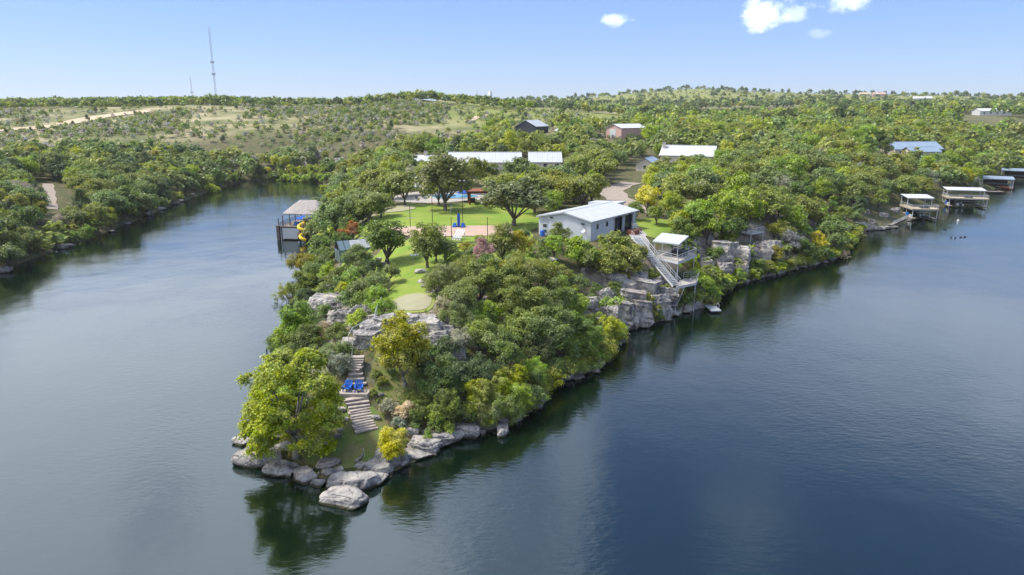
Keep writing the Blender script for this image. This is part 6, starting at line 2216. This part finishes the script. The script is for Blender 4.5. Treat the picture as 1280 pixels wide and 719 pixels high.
def in_view(x, y, z, mx=110):
    if y < 30:
        return False
    px_, py_ = proj(x, y, z)
    return -mx < px_ < 1280 + mx and py_ < 800


def pick(mix):
    t_ = random.random() * sum(m[0] for m in mix)
    for m in mix:
        t_ -= m[0]
        if t_ <= 0:
            return m
    return mix[-1]


def in_lawn(x, y):
    for poly in (LAWN1, LAWN2):
        ins = False
        for i in range(len(poly)):
            (ax, ay), (bx, by) = poly[i], poly[i - 1]
            if (ay > y) != (by > y) and x < (bx - ax) * (y - ay) / (by - ay) + ax:
                ins = not ins
        if ins:
            return True
    return False


def scatter(n, box, mix, k=.8, smin=.75, smax=1.15, test=None, dsmin=1.6, mass=False, crowd=True):
    x0, x1, y0, y1 = box
    X = rng.uniform(x0, x1, n)
    Y = rng.uniform(y0, y1, n)
    DS = shore_dist(X, Y)
    Z = hzv(X, Y)
    for x, y, d, z in zip(X.tolist(), Y.tolist(), DS.tolist(), Z.tolist()):
        if d < dsmin or not in_view(x, y, z) or (test and not test(x, y, d)):
            continue
        m = pick(mix)
        s_ = random.uniform(smin, smax) * (m[3] if len(m) > 3 else 1)
        v = VAR[m[1]][0]
        r = v['R'] * s_
        if not G.ok(x, y, r, k) or not GE_.ok(x, y, r * .75, 1.0):
            continue
        if y < 190 and in_lawn(x, y):
            continue
        if y < 700 and blocks(x, y, z, r, v['H'] * s_):
            continue
        G.add(x, y, r)
        (MASS if mass else INDIV).append((y, m[1], x, y, z, s_, m[2]))


MIXB = [(5, 'oak', 'grey-green'), (3, 'oak', 'olive'), (3, 'oak', 'dark green'), (3, 'oak', 'mid green'), (2, 'juniper', 'dark green', 1.1), (1.2, 'elm', 'yellow-green', .8), (.35, 'elm', 'amber', .8), (1.0, 'bare', 'grey'), (1, 'elm', 'mid green', .8)]
MIXM = [(5, 'oak', 'grey-green'), (4, 'oak', 'olive'), (2, 'oak', 'mid green'), (1.3, 'elm', 'yellow-green', .9), (2.4, 'elm', 'olive', .9), (1.5, 'juniper', 'dark green'), (1.2, 'elm', 'bright green', .9), (.4, 'bare', 'silvery')]
MIXR = [(3, 'oak', 'grey-green'), (3, 'oak', 'olive'), (2, 'oak', 'mid green'), (2.4, 'elm', 'yellow-green', .9), (2.4, 'elm', 'bright green', .9), (2, 'elm', 'olive', 1.0), (1.2, 'juniper', 'dark green'), (.5, 'elm', 'amber', .9), (.5, 'bare', 'silvery'), (.15, 'elm', 'golden yellow', .8)]
MIXS = [(3, 'shrub_near', 'mid green'), (2, 'shrub_near', 'grey-green'), (2, 'shrub_near', 'bright green'), (1, 'shrub_near', 'yellow-green'), (1, 'shrub_near', 'olive'), (.4, 'shrub_near', 'amber')]
MIXC = [(3, 'oak', 'mid green', .6), (3, 'oak', 'olive', .6), (2, 'shrub', 'bright green', 1.3), (2, 'shrub', 'mid green', 1.3), (1, 'shrub', 'yellow-green', 1.2), (1.5, 'oak', 'grey-green', .6)]
# undergrowth on the point
scatter(900, (-34, 20, 64, 116), MIXS, .62, .6, 1.3, lambda x, y, d: not (-22 < x < -7 and y < 74), 1.0)
scatter(500, (-46, -22, 78, 165), [(3, 'oak', 'mid green', .6), (3, 'oak', 'grey-green', .7), (1, 'elm', 'bright green', .6), (2, 'shrub', 'mid green', 1.3)], .62, .8, 1.15, lambda x, y, d: x < -25, 1.2)
scatter(700, (0, 120, 92, 195), MIXC, .58, .8, 1.2, lambda x, y, d: d < 16 and x > 14, .8)
scatter(900, (-60, 110, 108, 200), MIXM, .60, .9, 1.45, None, 5)
scatter(6000, (-72, 330, 160, 420), MIXM, .58, 1.0, 1.65, lambda x, y, d: x > -12 or y < 300 + x * .1, 3)
scatter(4500, (60, 330, 150, 420), MIXR, .56, 1.15, 1.8, None, 1.6)
scatter(4500, (-330, -96, 90, 345), MIXB, .54, .9, 1.4, lambda x, y, d: d < 75, .25)
scatter(1500, (-135, -96, 120, 330), [(3, 'shrub', 'mid green', 1.4), (3, 'shrub', 'olive', 1.4), (1, 'shrub', 'yellow-green', 1.3)], .42, .8, 1.4, lambda x, y, d: d < 4.5, -.3)
scatter(220, (-135, -30, 322, 400), MIXM, .66, .7, 1.0, lambda x, y, d: d < 22, 3)
# crest of the scrub hill
scatter(2800, (-620, 20, 510, 640), [(3, 'oak', 'olive', 1.0), (3, 'oak', 'dark green', 1.0), (2, 'oak', 'mid green', 1.1), (1, 'elm', 'bright green', .9)], .66, .7, 1.3,
        lambda x, y, d: y > 548 + 14 * math.sin(x * .021) + 8 * math.sin(x * .07) and not (x < -250 and random.random() < .1))
scatter(150, (-330, 40, 380, 560), [(3, 'oak', 'olive', .8), (2, 'oak', 'mid green', .9), (2, 'juniper', 'dark green', .9)], .9, .6, 1.0)
# brush leaning out over the water
WS = [(3, 'shrub_near', 'mid green', 1.3), (2, 'shrub_near', 'yellow-green', 1.2), (2, 'shrub_near', 'olive', 1.3), (1, 'shrub_near', 'bright green', 1.2)]
for (ax, ay), (bx, by), k1, n_ in (((-3.3, 64.2), (.9, 67), 'n', 3), ((.9, 67), (4.8, 76.5), 'n', 8), ((4.8, 76.5), (10.1, 81), 'n', 5), ((10.1, 81), (17.5, 98), 'n', 12), ((32.8, 109.9), (40.6, 124.1), 'm', 8), ((40.6, 124.1), (73.7, 150), 'm', 22), ((73.7, 150), (94.6, 183), 'm', 16), ((-27, 66), (-30.5, 90), 'n', 12), ((-30.5, 90), (-36, 119), 'm', 12), ((-36, 119), (-43.5, 143), 'm', 10)):
    for i_ in range(n_):
        f_ = (i_ + random.uniform(.1, .9)) / n_
        x_, y_ = ax + (bx - ax) * f_ + random.uniform(-.3, .3), ay + (by - ay) * f_ + random.uniform(0, .6)
        if blocks(x_, y_, .3, 1.2, 2.0):
            continue
        plant('shrub_near' if k1 == 'n' else 'shrub', x_, y_, random.uniform(.75, 1.35), random.choice(['mid green', 'yellow-green', 'olive', 'bright green', 'olive']), z=.25, wide=random.uniform(1.0, 1.25))
scatter(420, (-4, 20, 64, 104), WS, .45, .7, 1.25, lambda x, y, d: d < 2.2, -.35)
scatter(500, (18, 96, 104, 190), [(3, 'shrub', 'mid green', 1.2), (2, 'shrub', 'yellow-green', 1.1), (2, 'shrub', 'olive', 1.2)], .45, .7, 1.3, lambda x, y, d: d < 2.2, -.35)
scatter(260, (-46, -24, 66, 170), WS, .45, .8, 1.4, lambda x, y, d: d < 2.2, -.35)
# woods farther back read as one mass
scatter(7500, (-60, 900, 410, 900), [(5, 'oak', 'grey-green'), (5, 'oak', 'olive'), (4, 'oak', 'dark green'), (4, 'oak', 'mid green'), (1.5, 'elm', 'yellow-green', .9), (1.5, 'elm', 'bright green', .9), (2, 'juniper', 'dark green', 1.3)],   .60, 1.1, 1.9, lambda x, y, d: (x > 95 + max(0, (620 - y)) * .05 or (y > 700 and x > 40)) and (y < 470 or vnoise(np.array(x), np.array(y), 120, 13) < .52), mass=True)
scatter(2500, (-700, -200, 560, 900), MIXB, .70, 1.0, 1.6, lambda x, y, d: y > 625, mass=True)
MIXF = [(5, 'oak', 'dark green', 1.2), (3, 'juniper', 'dark green', 1.6), (3, 'oak', 'olive', 1.2), (2, 'oak', 'mid green', 1.2)]
scatter(5000, (-80, 1400, 900, 1350), MIXF, .95, .9, 1.5, lambda x, y, d: y < 1080 + 60 * math.sin(x * .01) or random.random() < .12, mass=True)
scatter(520, (-150, 2000, 1350, 1900), MIXF, 1.2, .8, 1.5, lambda x, y, d: True, mass=True)
scatter(900, (-1400, -150, 900, 1800), MIXF, 1.1, 1.0, 1.6, None, mass=True)

INDIV.sort(key=lambda a: a[0])
cnt = {}
for u_ in [o for o in COL.objects if o.parent is None and o.get('group')]:
    cnt[u_.name.split('.')[0]] = cnt.get(u_.name.split('.')[0], 0) + 1
for (d_, k_, x_, y_, z_, s_, c_) in INDIV:
    nm = KNAME[k_][0]
    if cnt.get(nm, 0) >= 300:
        MASS.append((d_, k_, x_, y_, z_, s_, c_))
        continue
    cnt[nm] = cnt.get(nm, 0) + 1
    plant(k_, x_, y_, s_, c_, z=z_, parts=y_ < 260 or 500 < y_ < 700)

# the remaining, more distant trees: one mass of real crowns
base_style = {'oak': 'oak', 'elm': 'elm', 'juniper': 'juniper', 'bare': 'bare', 'shrub': 'shrub', 'oak_near': 'oak', 'elm_near': 'elm', 'wisp_near': 'wispy', 'shrub_near': 'shrub'}
TPL = {}
for st_ in ('oak', 'elm', 'juniper', 'bare', 'shrub'):
    v = VAR[st_][0]
    for lod, (nl, lf) in enumerate(((300, 1.15), (200, 1.25), (80, 2.1))):
        if st_ in ('shrub',):
            nl, lf = (100, 66, 44)[lod], (.8, .85, 1.05)[lod]
        if st_ == 'bare':
            lf *= 1.2
        TPL[(st_, lod)] = [crown_data(300 + i * 7 + lod, st_, v['R'], v['H'], nl, lf)[0][0] for i in range(4)]


def mass_mesh(name, items, label, cat):
    Vs, Cs = [], []
    for (d_, k_, x_, y_, z_, s_, c_) in items:
        lod = 0 if y_ < 330 else 1 if y_ < 520 else 2
        P = TPL[(base_style[k_], lod)][random.randrange(4)]
        a = random.uniform(0, 6.28)
        c, s = math.cos(a), math.sin(a)
        Q = np.empty_like(P)
        Q[:, 0] = (P[:, 0] * c - P[:, 1] * s) * s_ + x_
        Q[:, 1] = (P[:, 0] * s + P[:, 1] * c) * s_ + y_
        Q[:, 2] = P[:, 2] * s_ + z_ - .05
        Vs.append(Q)
        Cs.append(np.tile(np.array(tint(c_), np.float32), (len(P), 1)))
    V = np.concatenate(Vs)
    C = np.concatenate(Cs)
    me = np_mesh(name, V, np.arange(len(V)).reshape(-1, 4), M_LEAFS)
    at_ = me.attributes.new('tint', 'FLOAT_COLOR', 'POINT')
    at_.data.foreach_set('color', C.ravel())
    o = link(name, me)
    tag(o, label, cat, kind='stuff')
    return len(V) // 2


nt = mass_mesh("distant_woods", MASS, "continuous wood of oaks, elms and junipers on the far land and ridges", "woods")

# scrub on the hill faces
SC = []
n = 11500
X = np.concatenate([rng.uniform(-520, 60, n), rng.uniform(0, 1300, 1400)])
Y = np.concatenate([rng.uniform(325, 580, n), rng.uniform(1150, 1700, 1400)])
DS = shore_dist(X, Y)
Z = hzv(X, Y)
DN = vnoise(X, Y, 45, 11)
for x, y, d, z, dn in zip(X, Y, DS, Z, DN):
    if d < 4 or not in_view(x, y, z):
        continue
    if y < 700 and dn * .6 + float(vnoise(np.array(x), np.array(y), 130, 17)) * .4 < random.uniform(.30, .58):
        continue
    if any((x - a) ** 2 + (y - b) ** 2 < 150 for a, b in HROAD):
        continue
    r = random.uniform(.6, 1.4) * (1.5 if y > 1000 else 1)
    if blocks(x, y, z, r, 2):
        continue
    if x > -45 and 400 < y < 640 and random.random() < .75:
        continue
    SC.append((y, 'shrub', float(x), float(y), float(z), r, pick([(5, 'x', 'grey-green'), (3, 'x', 'olive'), (2, 'x', 'grey'), (1.2, 'x', 'dark green'), (3, 'x', 'silvery')])[2]))
ns = mass_mesh("hillside_scrub", SC, "low grey-green scrub scattered over the dry hillsides", "scrub")
print("TREES indiv", len(USED), "mass", len(MASS), nt, "scrub", len(SC), ns, cnt)

# rough grass and weeds on the tip slopes
TV, TC = [], []
rg_ = np.random.default_rng(5)
n = 5200
X = rg_.uniform(-27, 8, n)
Y = rg_.uniform(55, 84, n)
DS = shore_dist(X, Y)
keep = (DS > .5)
X, Y = X[keep], Y[keep]
Z = hzv(X, Y)
for x, y, z in zip(X, Y, Z):
    if any(abs(x - p.x) < 1.5 and abs(y - p.y) < 1.0 for p in path) or ((x - gc.x) / 3.0) ** 2 + ((y - gc.y) / 4.0) ** 2 < 1:
        continue
    low = -21 < x < -11.5 and y < 63.5
    nb = 5
    hgt = random.uniform(.06, .14) if low else random.uniform(.12, .42)
    a = rg_.uniform(0, 6.28, nb)
    r = rg_.uniform(.02, .22, nb)
    bx, by = x + np.cos(a) * r, y + np.sin(a) * r
    tx, ty = bx + np.cos(a) * hgt * .5, by + np.sin(a) * hgt * .5
    w = .05 if not low else .04
    px_, py_ = -np.sin(a) * w, np.cos(a) * w
    q = np.stack([np.stack([bx - px_, by - py_, np.full(nb, z)], 1), np.stack([bx + px_, by + py_, np.full(nb, z)], 1), np.stack([tx + px_ * .3, ty + py_ * .3, np.full(nb, z + hgt)], 1), np.stack([tx - px_ * .3, ty - py_ * .3, np.full(nb, z + hgt)], 1)], 1).reshape(-1, 3)
    TV.append(q)
    c = tint(random.choice(['mid green', 'olive', 'olive', 'grey-green', 'tan', 'bright green']))
    TC.append(np.tile(np.array(c, np.float32), (len(q), 1)))
V = np.concatenate(TV)
me = np_mesh("rough_grass", V, np.arange(len(V)).reshape(-1, 4), M_LEAFS)
me.attributes.new('tint', 'FLOAT_COLOR', 'POINT').data.foreach_set('color', np.concatenate(TC).ravel())
tag(link("rough_grass", me), "rough tufted grass and weeds over the rocky point", "grass", kind='stuff')

# ------------------------------------------------------------------ thin summer haze
hm = bpy.data.materials.new("haze")
hm.use_nodes = True
ht = hm.node_tree
ht.nodes.clear()
ho = nd(ht, 'ShaderNodeOutputMaterial')
hv = nd(ht, 'ShaderNodeVolumePrincipled')
hv.inputs['Color'].default_value = (.90, .95, 1.0, 1)
hv.inputs['Density'].default_value = 0.00008
hv.inputs['Anisotropy'].default_value = 0.2
lk(ht, hv.outputs[0], ho.inputs['Volume'])
mb = MB()
mb.box(-3700, 3700, -620, 5300, -8, 150)
tag(mb.build("haze", hm), "thin pale summer haze in the air over the lake country", "haze", kind='stuff')

tell_apart()
